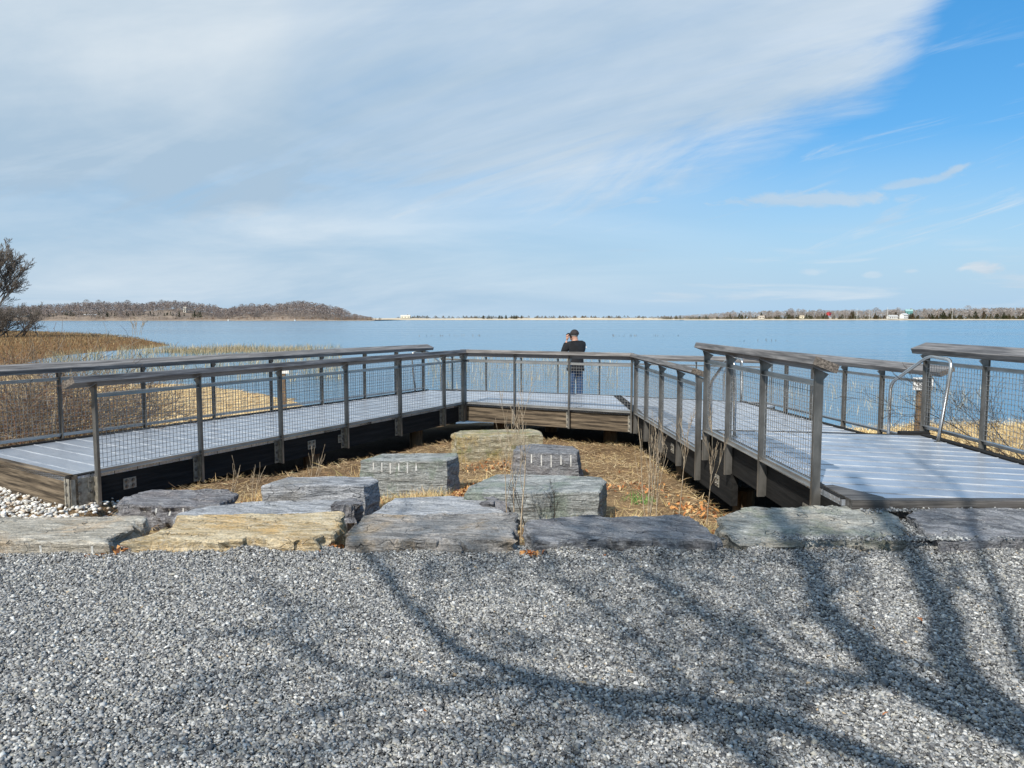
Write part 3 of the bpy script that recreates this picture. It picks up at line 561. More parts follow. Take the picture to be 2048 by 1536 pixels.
# platform
d2=empty('platform_deck'); tag(d2,'central lookout platform deck with lit brown front beam','deck','boardwalk deck sections')
planks([PC1,PC2,F2,F1],(PC2[0]-PC1[0],PC2[1]-PC1[1]),.30,ZL,d2)
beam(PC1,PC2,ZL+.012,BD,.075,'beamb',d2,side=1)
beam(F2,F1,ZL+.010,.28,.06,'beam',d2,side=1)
for x,y in ((-.25,16.3),(2.0,15.6),(0.9,17.6)):
    MB_=MB(); MB_.tube([(x,y,ZL-.3),(x,y,-1.9)],.14,12); MB_.build('piling',M['post'],d2)
# row of dark slats along the right seam
mb=MB(); L=math.hypot(F2[0]-PC2[0],F2[1]-PC2[1])
for i in range(int(L/.09)): mb.box(i*.09,i*.09+.05,-.08,.08,.006,.022)
mb.build('seam_slats',M['beam'],d2,frame(PC2,((F2[0]-PC2[0])/L,(F2[1]-PC2[1])/L),ZL))
# right lower walkway
d3=empty('walkway_deck'); tag(d3,'right lower walkway deck between the platform and the upper landing','deck','boardwalk deck sections')
RL0=(2.53,8.8); RL1=(2.50,9.7); RR0=(5.62,9.5)
planks([PC2,(2.52,9.6),RR0,F3,F2],(1.58,-.58),.30,ZL-.002,d3)
beam(PC2,RL0,ZL+.012,BD+.04,.08,'beam',d3,side=1)
beam(RR0,F3,ZL+.02,.30,.075,'beam',d3,side=1)
beam(F3,F2,ZL+.008,.28,.06,'beam',d3,side=1)
ul=inset(PC2,RL0,0)
for t,z in ((2.7,-.2),(4.95,-.22)): plate(PC2[0]+ul[0]*t,PC2[1]+ul[1]*t,ZL+z,ul,-1,d3,.15,.14)
for x,y in ((2.75,12.2),(5.0,12.4),(2.8,9.2),(3.6,16.0)):
    MB_=MB(); MB_.tube([(x,y,ZL-.3),(x,y,-1.9)],.13,12); MB_.build('piling',M['post'],d3)
# right upper landing
d4=empty('landing_deck'); tag(d4,'right upper landing deck of silver planks with dark timber curb','deck','boardwalk deck sections')
UL0=(2.52,9.78); UL1=(2.61,6.02); UR1=(5.6,6.02); UR0=(5.03,9.36); UR2=(5.03,7.0)
planks([UL1,(4.98,6.02),(4.98,9.36),UL0],(1.58,-.50),.30,ZU,d4)
planks([(4.981,6.02),(6.6,6.02),(6.6,6.6),(4.981,7.3)],(1.58,-.50),.30,ZU-.003,d4,name='corner_planks')
beam(UL0,UL1,ZU+.012,BD,.08,'beam',d4,side=1)
beam((2.935,5.92),(6.6,5.92),ZU+.012,.22,.10,'capd',d4,'front_curb',side=1)
cbk=MB(); cbk.prism([(2.63,6.44),(2.64,5.90),(2.93,5.90),(2.93,6.03),(2.72,6.46)],ZU-.2,ZU+.022); cbk.build('corner_block',M['capd'],d4)
beam((5.0,6.9),(5.0,9.36),ZU+.02,.28,.09,'beam',d4,'side_curb',side=-1)
beam((4.78,9.42),(5.12,9.38),ZU+.035,.30,.12,'beam',d4,'curb_end',side=1)
beam((5.0,9.38),(2.5,9.81),ZU+.006,.14,.04,'beam',d4,'step_riser',side=-1)
uu=inset(UL0,UL1,0); plate(UL0[0]+uu[0]*3.1,UL0[1]+uu[1]*3.1,ZU-.27,uu,-1,d4,.17,.13)
planks([(2.52,9.83),(5.0,9.42),(5.05,9.74),(2.52,10.13)],(1.58,-.26),.33,.0,d4,name='step_tread')
beam((5.05,9.76),(2.50,10.17),-.01,.14,.04,'beam',d4,'step_riser',side=-1)
for x,y in ((2.9,7.2),(4.7,7.4)):
    MB_=MB(); MB_.tube([(x,y,ZU-.3),(x,y,-1.2)],.13,12); MB_.build('piling',M['post'],d4)
# lowest landing beyond the far edge
d5=empty('landing_deck'); tag(d5,'lowest landing deck beyond the platform where the person stands','deck','boardwalk deck sections')
LN=[(-2.1,18.93),(4.95,16.18),(6.3,18.4),(-2.0,22.2)]
planks(LN,(4.8,-2.2),.30,ZD,d5)
beam((-2.0,22.2),(-2.1,18.93),ZD+.01,.28,.07,'beam',d5,side=1); beam((6.3,18.4),(-2.0,22.2),ZD+.01,.28,.07,'beam',d5,side=1)
for x,y in ((-1.7,21.5),(1.8,20.0),(5.8,18.3)):
    MB_=MB(); MB_.tube([(x,y,ZD-.2),(x,y,-2.3)],.13,12); MB_.build('piling',M['post'],d5)
# ---------------- railings ----------------
def post_mesh():
    """local x = along rail, +y = outward, z=0 deck level"""
    mb=MB(); mb.box(-.006,.006,-.038,.029,-.37,.98); mb.box(-.0058,.0058,-.051,-.0381,-.36,-.03)               # web plate across the rail
    mb.box(-.017,.017,.029,.038,-.37,.99)                          # outer flange
    # gusset widening under the cap
    mb.add([(-.0075,-.038,.92),(-.0075,.028,.92),(-.0075,.060,1.025),(-.0075,-.080,.965),(.0075,-.038,.92),(.0075,.028,.92),(.0075,.060,1.025),(.0075,-.080,.965)],
           [(0,1,2,3)[::-1],(4,5,6,7),(0,1,5,4),(1,2,6,5),(2,3,7,6),(3,0,4,7)])
    return mb.mesh('post',M['steel'])
def bracket_mesh():
    mb=MB(); mb.box(.008,.085,-.051,-.041,-.36,-.04); mb.box(.0065,.014,-.0405,.015,-.36,-.04); return mb.mesh('mounting_bracket',M['steel_d'])
POST=post_mesh(); BRK=bracket_mesh()
def railing(name,pts,z,outs,label,e0=.12,e1=.12,group='railings along the boardwalk',mesh_panels=True,brackets=True,flip=1,capcuts=(0,0)):
    """pts: post positions on a straight line; outs=+1 if outward is to the left of travel, else -1"""
    p0,p1=Vector(pts[0]),Vector(pts[-1]); u=(p1-p0).normalized()
    root=empty(name,(p0.x,p0.y,z),math.atan2(u.y,u.x)); tag(root,label,'railing',group)
    s=outs; xs=[(Vector(p)-p0).dot(u) for p in pts]; L=xs[-1]
    Rf=Matrix.Identity(4) if s>0 else Matrix.Rotation(math.pi,4,'Z')
    for x in xs:
        po=link('post',POST,root,Matrix.Translation((x,0,0))@Rf)
        if brackets:
            b=link('mounting_bracket',BRK,po)
            for bz in (-.09,-.2,-.31): link('bolt',BOLT,po,Matrix.Translation((.05,-.041,bz))@Matrix.Rotation(-math.pi/2,4,'X'))
    # rails (angle section) between the posts
    for nm,z0 in (('top_rail',.865),('bottom_rail',.0 if mesh_panels is True else .05)):
        mb=MB(); 
        for a,b in zip(xs,xs[1:]):
            a+=.009; b-=.009
            mb.box(a,b,*sorted((s*.004,s*.010)),z0,z0+.042); mb.box(a,b,*sorted((-s*.024,s*.0035)),z0+.036,z0+.042)
            mb.box(a,b,*sorted((s*.0105,s*.036)),z0,z0+.006)
        mb.build(nm,M['rail'],root)
    if mesh_panels:
        for a,b in zip(xs,xs[1:]):
            mb=MB(); a2=a+.03; b2=b-.03; z0,z1=.055 if mesh_panels is True else .10,.862; r=.0020
            nv=max(1,round((b2-a2)/.054)); nh=round((z1-z0)/.054)
            for i in range(nv+1): x=a2+(b2-a2)*i/nv; mb.box(x-r,x+r,-r-s*.007,r-s*.007,z0,z1)
            for i in range(nh+1): zz=z0+(z1-z0)*i/nh; mb.box(a2,b2,-r-s*.011,r-s*.011,zz-r,zz+r)
            mb.build('wire_panel',M['wire'],root)
    # tilted timber cap: outer edge high
    w,th=.215,.07; t=R(21)*s
    mb=MB(); xa=-e0; xb=L+e1; c=.006
    y0,y1=-w/2,w/2
    sec=[(y0,-th),(y1,-th),(y1,-c),(y1-c,0),(y0+c,0),(y0,-c)]
    k0,k1=capcuts
    vs=[Vector((xa+(k0*a),a,b)) for a,b in sec]+[Vector((xb+(k1*a),a,b)) for a,b in sec]
    mb.add(vs,[(0,1,2,3,4,5)[::-1],tuple(range(6,12))],1); mb.add(vs,[(i,(i+1)%6,6+(i+1)%6,6+i) for i in range(6)],0)
    mb.build('timber_cap',[M['cap'],M['capend']],root,Matrix.Translation((0,0,1.085))@Matrix.Rotation(t,4,'X'))
    return root
def linepts(p,q,ts):
    return [(p[0]+(q[0]-p[0])*t,p[1]+(q[1]-p[1])*t) for t in ts]
def outset(p,q,d):   # shift to the right of travel by d
    L=math.hypot(q[0]-p[0],q[1]-p[1]); u=((q[0]-p[0])/L,(q[1]-p[1])/L); return ((p[0]+u[1]*d,p[1]-u[0]*d),(q[0]+u[1]*d,q[1]-u[0]*d))
a,b=outset(Acor,PC1,.052); Lr=math.dist(a,b)
railing('railing',linepts(a,b,[.035,.205,.375,.55,.725,.90,.985]),ZL,-1,'near railing of the left walkway with tilted timber cap and wire mesh',.30,.10,capcuts=(0,.12))
a,b=outset(PC1,PC2,.052)
railing('railing',linepts(a,b,[.018,.325,.64,.975]),ZL,-1,'front railing of the central platform with lit brown beam below it',.08,.10,capcuts=(-.25,.55))
a,b=outset(PC2,(2.50,10.0),.052)
railing('railing',linepts(a,b,[.02,.235,.49,.755,.985]),ZL,-1,'low inner railing running from the platform corner to the upper landing',.10,.05,capcuts=(.4,0))
a,b=outset(UL0,UL1,.052)
railing('railing',[(2.455,9.72),(2.483,8.80),(2.52,7.70),(2.556,6.42)],ZU,-1,'inner railing of the upper landing with timber cap jutting past its near post',.17,.16)
railing('railing',[(-7.35,9.72),(-6.53,11.12),(-5.86,12.26),(-5.19,13.41),(-4.53,14.53),(-3.86,15.68),(-3.20,16.81),(-2.66,17.75),(-2.14,18.65)],ZL,1,'long back railing of the left walkway in front of the brambles',.4,.30,mesh_panels='high')
railing('railing',[(5.70,10.55),(5.57,11.6),(5.44,12.6),(5.31,13.6),(5.18,14.57),(5.06,15.5)],ZL,-1,'outer railing of the right lower walkway ending at the handrail',.35,.55,mesh_panels='high')
railing('railing',[(5.16,9.62),(5.17,8.42),(5.18,7.22),(5.19,6.02)],ZU,1,'outer railing of the upper landing at the right edge with branches behind it',.20,.1,mesh_panels='high')
railing('railing',linepts((-1.95,22.15),(6.2,18.42),[0,.03,.15,.27,.39,.52,.66,.80,.92,1]),ZD,1,'far railing of the lowest landing beyond the person',.05,.1,brackets=False)
# ---------------- handrails ----------------
def smooth_path(pts,r=.12,k=5):
    pts=[Vector(p) for p in pts]; out=[pts[0]]
    for a,b,c in zip(pts,pts[1:],pts[2:]):
        p=b+(a-b).normalized()*r; q=b+(c-b).normalized()*r
        for i in range(k+1):
            t=i/k; out.append(p*(1-t)**2+b*2*t*(1-t)+q*t*t)
    out.append(pts[-1]); return out
def handrail(pts,label,name='step_handrail'):
    mb=MB(); mb.tube(smooth_path(pts),.021,14); o=mb.build(name,M['tube'],None,None,True)
    tag(o,label,'handrail','bent steel handrails at the steps')
    for p in (pts[0],pts[-1]):
        f=MB(); f.tube([(p[0],p[1],p[2]),(p[0],p[1],p[2]+.008)],.045,14); f.build('base_flange',M['steel'],o)
    return o
handrail([(4.93,8.86,ZU),(5.05,8.86,1.12),(5.08,9.42,1.14),(5.02,10.22,.74),(5.02,10.22,ZL)],'bent steel handrail at the steps beside the upper landing outer railing')
handrail([(2.70,9.30,ZU),(2.68,9.30,1.09),(2.66,9.55,1.09),(2.64,10.25,.74),(2.66,10.25,ZL)],'bent steel handrail at the steps beside the upper landing inner railing')
handrail([(4.83,16.2,ZL),(4.83,16.2,.74),(4.80,16.55,.76),(4.75,17.3,.40),(4.75,17.3,ZD)],'bent steel handrail at the far right corner of the lower walkway')
handrail([(-2.33,18.55,ZL),(-2.42,18.6,.78),(-2.05,18.75,.80),(-1.80,19.6,.45),(-1.80,19.6,ZD)],'bent steel handrail at the far end of the left walkway')
# ---------------- small signs on pilings ----------------
def sign(x,y,zt,w,h,label,text=None,zb=-1.5):
    r=empty('warning_sign',(x,y,zb)); tag(r,label,'sign')
    m1=MB(); m1.tube([(0,0,0),(0,0,zt-zb-.02)],[.065,.055],12); m1.build('piling',M['post'],r)
    m2=MB(); m2.box(-w/2,w/2,-.075,-.067,zt-zb-h,zt-zb); m2.build('sign_panel',M['white'],r)
    if text:
        c=bpy.data.curves.new('lettering','FONT'); c.body=text; c.size=h*.62; c.extrude=.0015; c.align_x='CENTER'; c.align_y='CENTER'; c.materials.append(M['ink'])
        tmp=bpy.data.objects.new('lettering_curve',c); C.objects.link(tmp); bpy.context.view_layer.update()
        me=bpy.data.meshes.new_from_object(tmp.evaluated_get(bpy.context.evaluated_depsgraph_get())); bpy.data.objects.remove(tmp)
        o=link('lettering',me,r); o.location=(0,-.0775,zt-zb-h*.5); o.rotation_euler=(math.pi/2,0,0)
    return r
sign(6.52,12.3,.66,.32,.20,'small white notice with dark lettering on a wooden piling behind the right railing','No',-1.2)
sign(-6.50,22.0,.13,.31,.11,'small white notice on a wooden piling beyond the left walkway',None,-1.7)
# ---------------- person with camera ----------------
def skin(name,verts,edges,radii,m,parent,sub=2,root=0):
    me=bpy.data.meshes.new(name); me.from_pydata(verts,edges,[]); me.materials.append(m)
    o=link(name,me,parent); sm=o.modifiers.new('skin','SKIN'); sm.use_smooth_shade=True
    for i,r in enumerate(radii):
        sv=me.skin_vertices[0].data[i]; sv.radius=(r,r) if not hasattr(r,'__len__') else r; sv.use_root=(i==root)
    s=o.modifiers.new('sub','SUBSURF'); s.levels=sub; s.render_levels=sub
    return o
M['skin']=simple('skin',(.50,.27,.19),(.56,.32,.23),.55,0,6,bs=0)
M['jacket']=simple('black_jacket_cloth',(.003,.0035,.005),(.008,.009,.012),.85,0,9,bs=.5,bd=.02)
M['jeans']=simple('blue_denim',(.015,.045,.105),(.035,.08,.17),.85,0,14,bs=.3,bd=.01)
M['hatc']=simple('black_cap_cloth',(.010,.010,.012),(.03,.022,.022),.8,0,12)
M['hair']=simple('grey_hair',(.22,.20,.18),(.34,.32,.30),.8,0,60)
M['black']=simple('black_plastic',(.012,.012,.013),None,.35)
def person():
    r=empty('person',(1.585,19.25,ZD+.004)); tag(r,'person in black jacket, blue jeans and dark cap taking a photo, seen from behind','person')
    f=Vector((-.42,.9,0)); rt=Vector((.9,.42,0)); up=Vector((0,0,1)); fh=Vector((-.86,.51,0)); rh=Vector((.51,.86,0))
    P=lambda a,b,z: tuple(rt*a+f*b+up*z)
    hc=Vector((-.03,.02,1.645))
    V_=[P(0,0,.93),P(0,0,1.12),P(0,.0,1.32),P(0,.01,1.44),tuple(Vector(P(0,.02,1.52))),tuple(hc+Vector((0,0,-.02))),tuple(hc+Vector((0,0,.05))),
        P(-.10,0,.88),P(-.12,.01,.50),P(-.12,-.01,.09),P(-.13,.13,.04),
        P(.10,0,.88),P(.13,.02,.50),P(.13,.0,.09),P(.16,.13,.04),
        P(-.18,.01,1.41),(-.31,.03,1.19),(-.215,.085,1.50),
        P(.18,.01,1.41),(.16,.33,1.20),(-.09,.19,1.50)]
    E_=[(0,1),(1,2),(2,3),(3,4),(4,5),(5,6),(0,7),(7,8),(8,9),(9,10),(0,11),(11,12),(12,13),(13,14),(3,15),(15,16),(16,17),(3,18),(18,19),(19,20)]
    rad=[.09,.09,.09,.06,.055,.085,.085,.085,.06,.045,.03,.085,.06,.045,.03,.055,.042,.028,.055,.042,.028]
    skin('body',V_,E_,rad,M['skin'],r)
    # hands: palm plus five fingers each, closed on the camera body
    for side,(wx,wy,wz) in ((-1,V_[17]),(1,V_[20])):
        w=Vector((wx,wy,wz)); tgt=hc+fh*.165+rh*(.045*side)+Vector((0,0,-.035)); pal=(w+tgt)/2+Vector((0,0,.01))
        hv=[tuple(w),tuple(pal)]; he=[(0,1)]; hr=[.026,.030]
        for k in range(4):
            b=len(hv); base=pal+rh*(side*.012)+fh*(.02-.014*k)+up*(.018); tip=hc+fh*(.185-.016*k)+rh*(.052*side)+up*(.000+.012*(k%2)); mid=(base+tip)/2+rh*(side*.016)
            hv+=[tuple(base),tuple(mid),tuple(tip-rh*(side*.012))]; he+=[(1,b),(b,b+1),(b+1,b+2)]; hr+=[.010,.009,.008]
        b=len(hv); hv+=[tuple(pal-fh*.03),tuple(hc+fh*.115+rh*(.04*side)-up*.03)]; he+=[(1,b),(b,b+1)]; hr+=[.012,.010]
        skin('hand',hv,he,hr,M['skin'],r,1)
    # jacket: torso, collar and sleeves
    jv=[P(0,0,.80),P(0,0,.95),P(0,0,1.15),P(0,0,1.33),P(0,.01,1.45),P(0,.012,1.50),P(-.19,0,1.40),(-.325,.02,1.17),(-.235,.078,1.455),P(.20,0,1.40),(.20,.31,1.18),(-.06,.20,1.44),P(-.1,0,1.30),P(.1,0,1.30)]
    je=[(0,1),(1,2),(2,3),(3,4),(4,5),(3,6),(6,7),(7,8),(3,9),(9,10),(10,11)]; jv=jv[:12]
    skin('jacket',jv,je,[(.225,.195),(.215,.185),(.20,.165),(.20,.155),(.15,.13),(.075,.075),.105,.078,.05,.105,.078,.052],M['jacket'],r,2,1)
    lv=[P(0,0,.94),P(-.09,0,.86),P(-.11,.01,.50),P(-.115,0,.09),P(.09,0,.86),P(.125,.02,.50),P(.125,0,.09)]
    skin('jeans',lv,[(0,1),(1,2),(2,3),(0,4),(4,5),(5,6)],[.125,.115,.095,.085,.115,.095,.085],M['jeans'],r)
    for x in (-.115,.125): skin('shoe',[P(x,-.04,.05),P(x,.06,.045),P(x,.17,.035)],[(0,1),(1,2)],[.048,.048,.035],M['black'],r,2)
    # head details
    skin('nose',[tuple(hc+fh*.085),tuple(hc+fh*.112-up*.012)],[(0,1)],[.016,.014],M['skin'],r,1)
    for sd_ in (-1,1): skin('ear',[tuple(hc+rh*(.084*sd_)-up*.002),tuple(hc+rh*(.094*sd_)-fh*.01+up*.022)],[(0,1)],[.017,.02],M['skin'],r,1)
    bm=MB(); nr_=14
    Mh=Matrix.Translation(hc+Vector((0,0,.012)))@Matrix(((fh.x,rh.x,0,0),(fh.y,rh.y,0,0),(0,0,1,0),(0,0,0,1)))
    def dome(a0,a1,rx,ry,rz,mname,m,zmin=-.1,back=False):
        d=MB(); nu,nv=24,9; vs=[];fs=[]
        for j in range(nv+1):
            ph=a0+(a1-a0)*j/nv
            for i in range(nu):
                th=2*math.pi*i/nu; vs.append(Mh@Vector((rx*math.cos(ph)*math.cos(th),ry*math.cos(ph)*math.sin(th),rz*math.sin(ph))))
        for j in range(nv):
            for i in range(nu): fs.append((j*nu+i,j*nu+(i+1)%nu,(j+1)*nu+(i+1)%nu,(j+1)*nu+i))
        fs.append(tuple(range(nu))[::-1]); fs.append(tuple((nv)*nu+i for i in range(nu))); d.add(vs,fs); return d.build(mname,m,r,None,True)
    dome(R(-50),R(20),.098,.09,.09,'hair',M['hair'])
    cap=dome(R(-4),R(86),.116,.106,.118,'cap',M['hatc'])
    v=MB(); pts=[(0.08,-.07),(.15,-.062),(.185,-.03),(.19,0),(.185,.03),(.15,.062),(.08,.07)]; v.prism(pts,.018,.028,Mh); br=v.build('brim',M['hatc'],cap); br.matrix_parent_inverse=Matrix()
    bd=MB(); bd.box(-.012,.012,.1005,.108,.045,.07,Mh); 
    lg=MB(); lg.prism([(-.025,-.02),(.025,-.02),(.018,.02),(-.018,.02)],0,.004,Matrix.Translation(Vector(P(.255,-.075,1.335)))@Matrix.Rotation(math.atan2(.42,.9),4,'Z')@Matrix.Rotation(math.pi/2,4,'X')); lg.build('shoulder_patch',M['white'],r)
    # the camera he holds
    c=empty('handheld_camera',tuple(Vector(r.location)+hc+fh*.165-up*.012),math.atan2(rh.y,rh.x)); tag(c,'small black camera held up to the face of the person','camera')
    b=MB(); b.box(-.055,.055,-.02,.02,-.033,.035); b.box(-.02,.02,-.02,.02,.035,.046); b.build('body',M['black'],c)
    b=MB(); b.tube([(0,.02,0),(0,.06,0)],[.03,.027],16); b.build('lens',M['black'],c)
person()
# ---------------- woody plants ----------------
class Twigs:
    def __init__(s,seed): s.r=random.Random(seed); s.pl=[]
    def grow(s,p,d,L,r,depth,kids=4,spread=.7,wob_=.15,upb=.08,seg=4,shrink=.62,tmin=.25,rs_=.5):
        R_=s.r; pts=[p]; rr=[r]; cur=Vector(p); dd=Vector(d).normalized()
        for i in range(seg):
            dd=(dd+Vector((R_.gauss(0,wob_),R_.gauss(0,wob_),R_.gauss(0,wob_)+upb))).normalized(); cur=cur+dd*(L/seg); pts.append(cur.copy()); rr.append(r*(1-.75*(i+1)/seg))
        s.pl.append((pts,rr))
        if depth>0:
            for k in range(kids):
                t=tmin+(1-tmin)*(k+R_.random())/kids; i=min(seg-1,int(t*seg)); q=Vector(pts[i]).lerp(Vector(pts[i+1]),t*seg-i)
                ax=(Vector(pts[i+1])-Vector(pts[i])).normalized(); s1=Vector((R_.gauss(0,1),R_.gauss(0,1),R_.gauss(0,1))); s1=(s1-ax*s1.dot(ax)).normalized()
                s.grow(q,ax+s1*spread*R_.uniform(.6,1.3),L*shrink*R_.uniform(.7,1.15)*(1.15-.45*t),max(r*rs_*(1-.5*t),.0012),depth-1,kids,spread,wob_,upb,seg,shrink,tmin,rs_)
    def path(s,pts,rr): s.pl.append(([Vector(p) for p in pts],rr))
    def mesh(s,name,m,rmin=0,sides=4,col=None):
        V=[];Fa=[];cc=[]; b=0
        for pts,rr in s.pl:
            n=3 if max(rr)<.02 else (sides if max(rr)<.06 else 8); k=len(pts); A=np.array([tuple(p) for p in pts]); D=np.gradient(A,axis=0); D/=np.linalg.norm(D,axis=1)[:,None]+1e-9
            ref=np.array([0.31,.17,.93]) if abs(D[0,2])<.8 else np.array([1,.2,.1]); a=np.cross(D,ref); a/=np.linalg.norm(a,axis=1)[:,None]+1e-9; c=np.cross(D,a)
            th=np.arange(n)*2*math.pi/n; rad=np.maximum(np.array(rr),rmin)[:,None,None]
            v=A[:,None,:]+(a[:,None,:]*np.cos(th)[None,:,None]+c[:,None,:]*np.sin(th)[None,:,None])*rad; V.append(v.reshape(-1,3))
            ii,jj=np.meshgrid(np.arange(k-1),np.arange(n),indexing='ij'); j2=(jj+1)%n
            Fa.append(np.stack([ii*n+jj,ii*n+j2,(ii+1)*n+j2,(ii+1)*n+jj],-1).reshape(-1,4)+b); b+=k*n
            if col is not None: cc.append(np.tile(np.array(col[s.r.randrange(len(col))])*s.r.uniform(.75,1.25),(k*n,1)))
        return npmesh(name,np.concatenate(V),np.concatenate(Fa),m,np.concatenate(cc) if col is not None else None)
def gz(x,y): return float(height(x,y))
# saplings between the stones
def sapling(x,y,h,lean,label,seed,m='twig_pale',kids=5,r=.008,depth=2,spread=.45,group='thin bare saplings between the stones',z=None,n=1,upb=.10,tmin=.4):
    tw=Twigs(seed); z=gz(x,y) if z is None else z
    for i in range(n):
        ox,oy=(tw.r.uniform(-.05,.05),tw.r.uniform(-.05,.05)) if n>1 else (0,0)
        tw.grow((x+ox,y+oy,z-.02),(lean[0]+tw.r.uniform(-.1,.1)*(n>1),lean[1],1),h*tw.r.uniform(.75,1) if n>1 else h,r,depth,kids,spread,.06,upb,6,.45,tmin,.45)
    o=link('bare_sapling',tw.mesh('bare_sapling',M[m],.0017)); tag(o,label,'sapling',group); return o
sapling(-.02,6.62,.95,(-.20,.05),'pale thin sapling leaning left, leftmost of the three before the broad green-grey block',1)
sapling(.03,6.60,1.05,(-.10,.03),'pale thin sapling standing upright, middle of the three before the broad green-grey block',2)
sapling(.08,6.58,1.12,(.06,.04),'pale thin sapling leaning right, tallest of the three before the broad green-grey block',33,r=.009)
sapling(.04,6.66,.46,(-.22,.0),'short dark twiggy stem curving left among the pale saplings',4,'twig_dark',4,.006,2,.8)
sapling(.13,6.66,.52,(-.12,.0),'thick dark forked stem between the pale saplings',5,'twig_dark',4,.009,2,.8)
sapling(.36,6.75,.48,(.04,.0),'dark forked stem standing right of the pale saplings',6,'twig_dark',4,.007,2,.8)
sapling(1.27,7.0,1.18,(.0,.03),'clump of tall straight pale stems in front of the platform right corner',7,n=6,kids=5,r=.0075,spread=.22,depth=1,upb=.15)
sapling(1.66,7.6,1.0,(.10,.02),'pale branching sapling in front of the inner railing of the right walkway',8,kids=6,spread=.3)
sapling(1.78,6.95,.95,(.06,.02),'pale branching sapling nearest the upper landing beam',9,kids=6,spread=.35)
sapling(1.50,7.9,.75,(.12,.0),'grey crooked sapling arching over the straw toward the right beam',10,'twig_pale',5,.006,2,.7)
sapling(-3.02,8.15,.50,(.18,.0),'dead pale weed stalk with forked head before the dark left beam',11,n=2,r=.006,kids=4,spread=.4,depth=1)
sapling(-2.78,8.15,.55,(.08,.0),'dead pale weed stalk with curled head right of the forked one',12,n=2,r=.006,kids=5,spread=.4,depth=1)
sapling(-2.30,8.75,.55,(.25,.0),'leaning bundle of dead stalks before the middle of the left beam',13,n=3,r=.006,kids=4,spread=.35,depth=1)
sapling(-1.72,9.9,.35,(.12,.0),'short dead stalks before the far part of the left beam',14,n=3,r=.005,kids=2,spread=.3,depth=1)
sapling(-.75,11.5,.45,(.05,.0),'thin pale stalks near the mossy block',15,n=2,r=.005,kids=3,spread=.3,depth=1)
# brambles behind the left back railing
BC=[(.17,.125,.085),(.25,.19,.13),(.10,.075,.055),(.20,.11,.07),(.33,.27,.20)]
def thicket(name,box,N_,h,seed,label,lean=(.25,0),depth=2,kids=3,r=.007,L=1.1,cat='bramble thicket',kind='stuff',rmin=.0022):
    tw=Twigs(seed); 
    for i in range(N_):
        x=tw.r.uniform(box[0],box[1]); y=tw.r.uniform(box[2],box[3])
        if box[4] and not box[4](x,y): continue
        tw.grow((x,y,gz(x,y)-.03),(lean[0]+tw.r.gauss(0,.5),lean[1]+tw.r.gauss(0,.4),1),L*tw.r.uniform(.5,1.15),r*tw.r.uniform(.5,1.3),depth,kids,.75,.16,-.02,5,.6,.15,.55)
    o=link(name,tw.mesh(name,M['bramble'],rmin,3,BC)); tag(o,label,cat,kind=kind); return o
thicket('bramble_thicket',(-11.5,-5.6,11.0,16.5,lambda x,y: x<-6.75+.585*(y-11.0)-.3 and x<-.49*y),900,1.2,21,'tangled leafless brambles behind the left back railing',L=1.45,rmin=.003)
thicket('low_brambles',(-6.6,-4.6,12.2,15.5,lambda x,y: x<-6.75+.585*(y-11.0)-.15),90,.6,22,'low dark twigs at the foot of the left back railing',L=.55,r=.004)
tw=Twigs(5)
for (x,y,d,L,r) in ((7.1,10.2,(-.75,.1,.62),2.2,.016),(7.0,9.9,(-.7,-.1,.45),1.9,.013),(7.2,9.6,(-.3,0,.8),1.5,.012),(7.2,10.4,(-.95,.1,.45),2.0,.012),(6.9,10.3,(-.5,.2,.3),1.6,.010),(7.3,9.2,(-.8,.2,.5),1.9,.012),(6.9,9.0,(-.4,.3,.5),1.3,.009),(6.6,9.8,(-.6,.2,.35),1.2,.009)):
    tw.grow((x,y,gz(x,y)-.05),d,L,r,3,4,.6,.10,.03,6,.5,.25,.42)
tag(link('bare_shrub',tw.mesh('bare_shrub',M['twig_dark'],.0022)),'dark arching bare shrub behind the outer railing of the upper landing','shrub')
# grass along the right shore and straw on the left beach
n=16000; Xb=rs.uniform(5.9,16,n); Yb=rs.uniform(9,22,n); d=shore(Xb,Yb); k=(d>-.1)&(d<9)&(Xb>5.75+.0*Yb); Xb,Yb=Xb[k],Yb[k]; n=len(Xb)
tag(blades('shore_grass',np.stack([Xb,Yb,height(Xb,Yb)],-1),rs.uniform(.12,.38,n),rs.uniform(.003,.007,n),palette(n,[(.62,.46,.22),(.72,.57,.31),(.42,.28,.12),(.5,.4,.2)],[5,4,2,2]),M['col'],1.0,bend=.5),'matted yellow dead grass along the shore behind the right walkway','dry grass',kind='stuff')
n=26000; Xb=rs.uniform(-19,-3.2,n); Yb=rs.uniform(12.5,35,n); d=shore(Xb,Yb); k=(d>.1)&(Xb<-6.75+.585*(Yb-11.0)-.25)&(wob(Xb,Yb,.6)>-.5); Xb,Yb=Xb[k],Yb[k]; n=len(Xb)
tag(blades('beach_wrack',np.stack([Xb,Yb,height(Xb,Yb)+.01],-1),rs.uniform(.08,.3,n),rs.uniform(.004,.010,n),palette(n,[(.74,.54,.28),(.82,.66,.38),(.52,.34,.15),(.60,.46,.22)],[5,4,2,2]),M['col'],1.4,az=rs.normal(0,.6,n)),'golden reed wrack spread over the beach beyond the left walkway','beach wrack',kind='stuff')
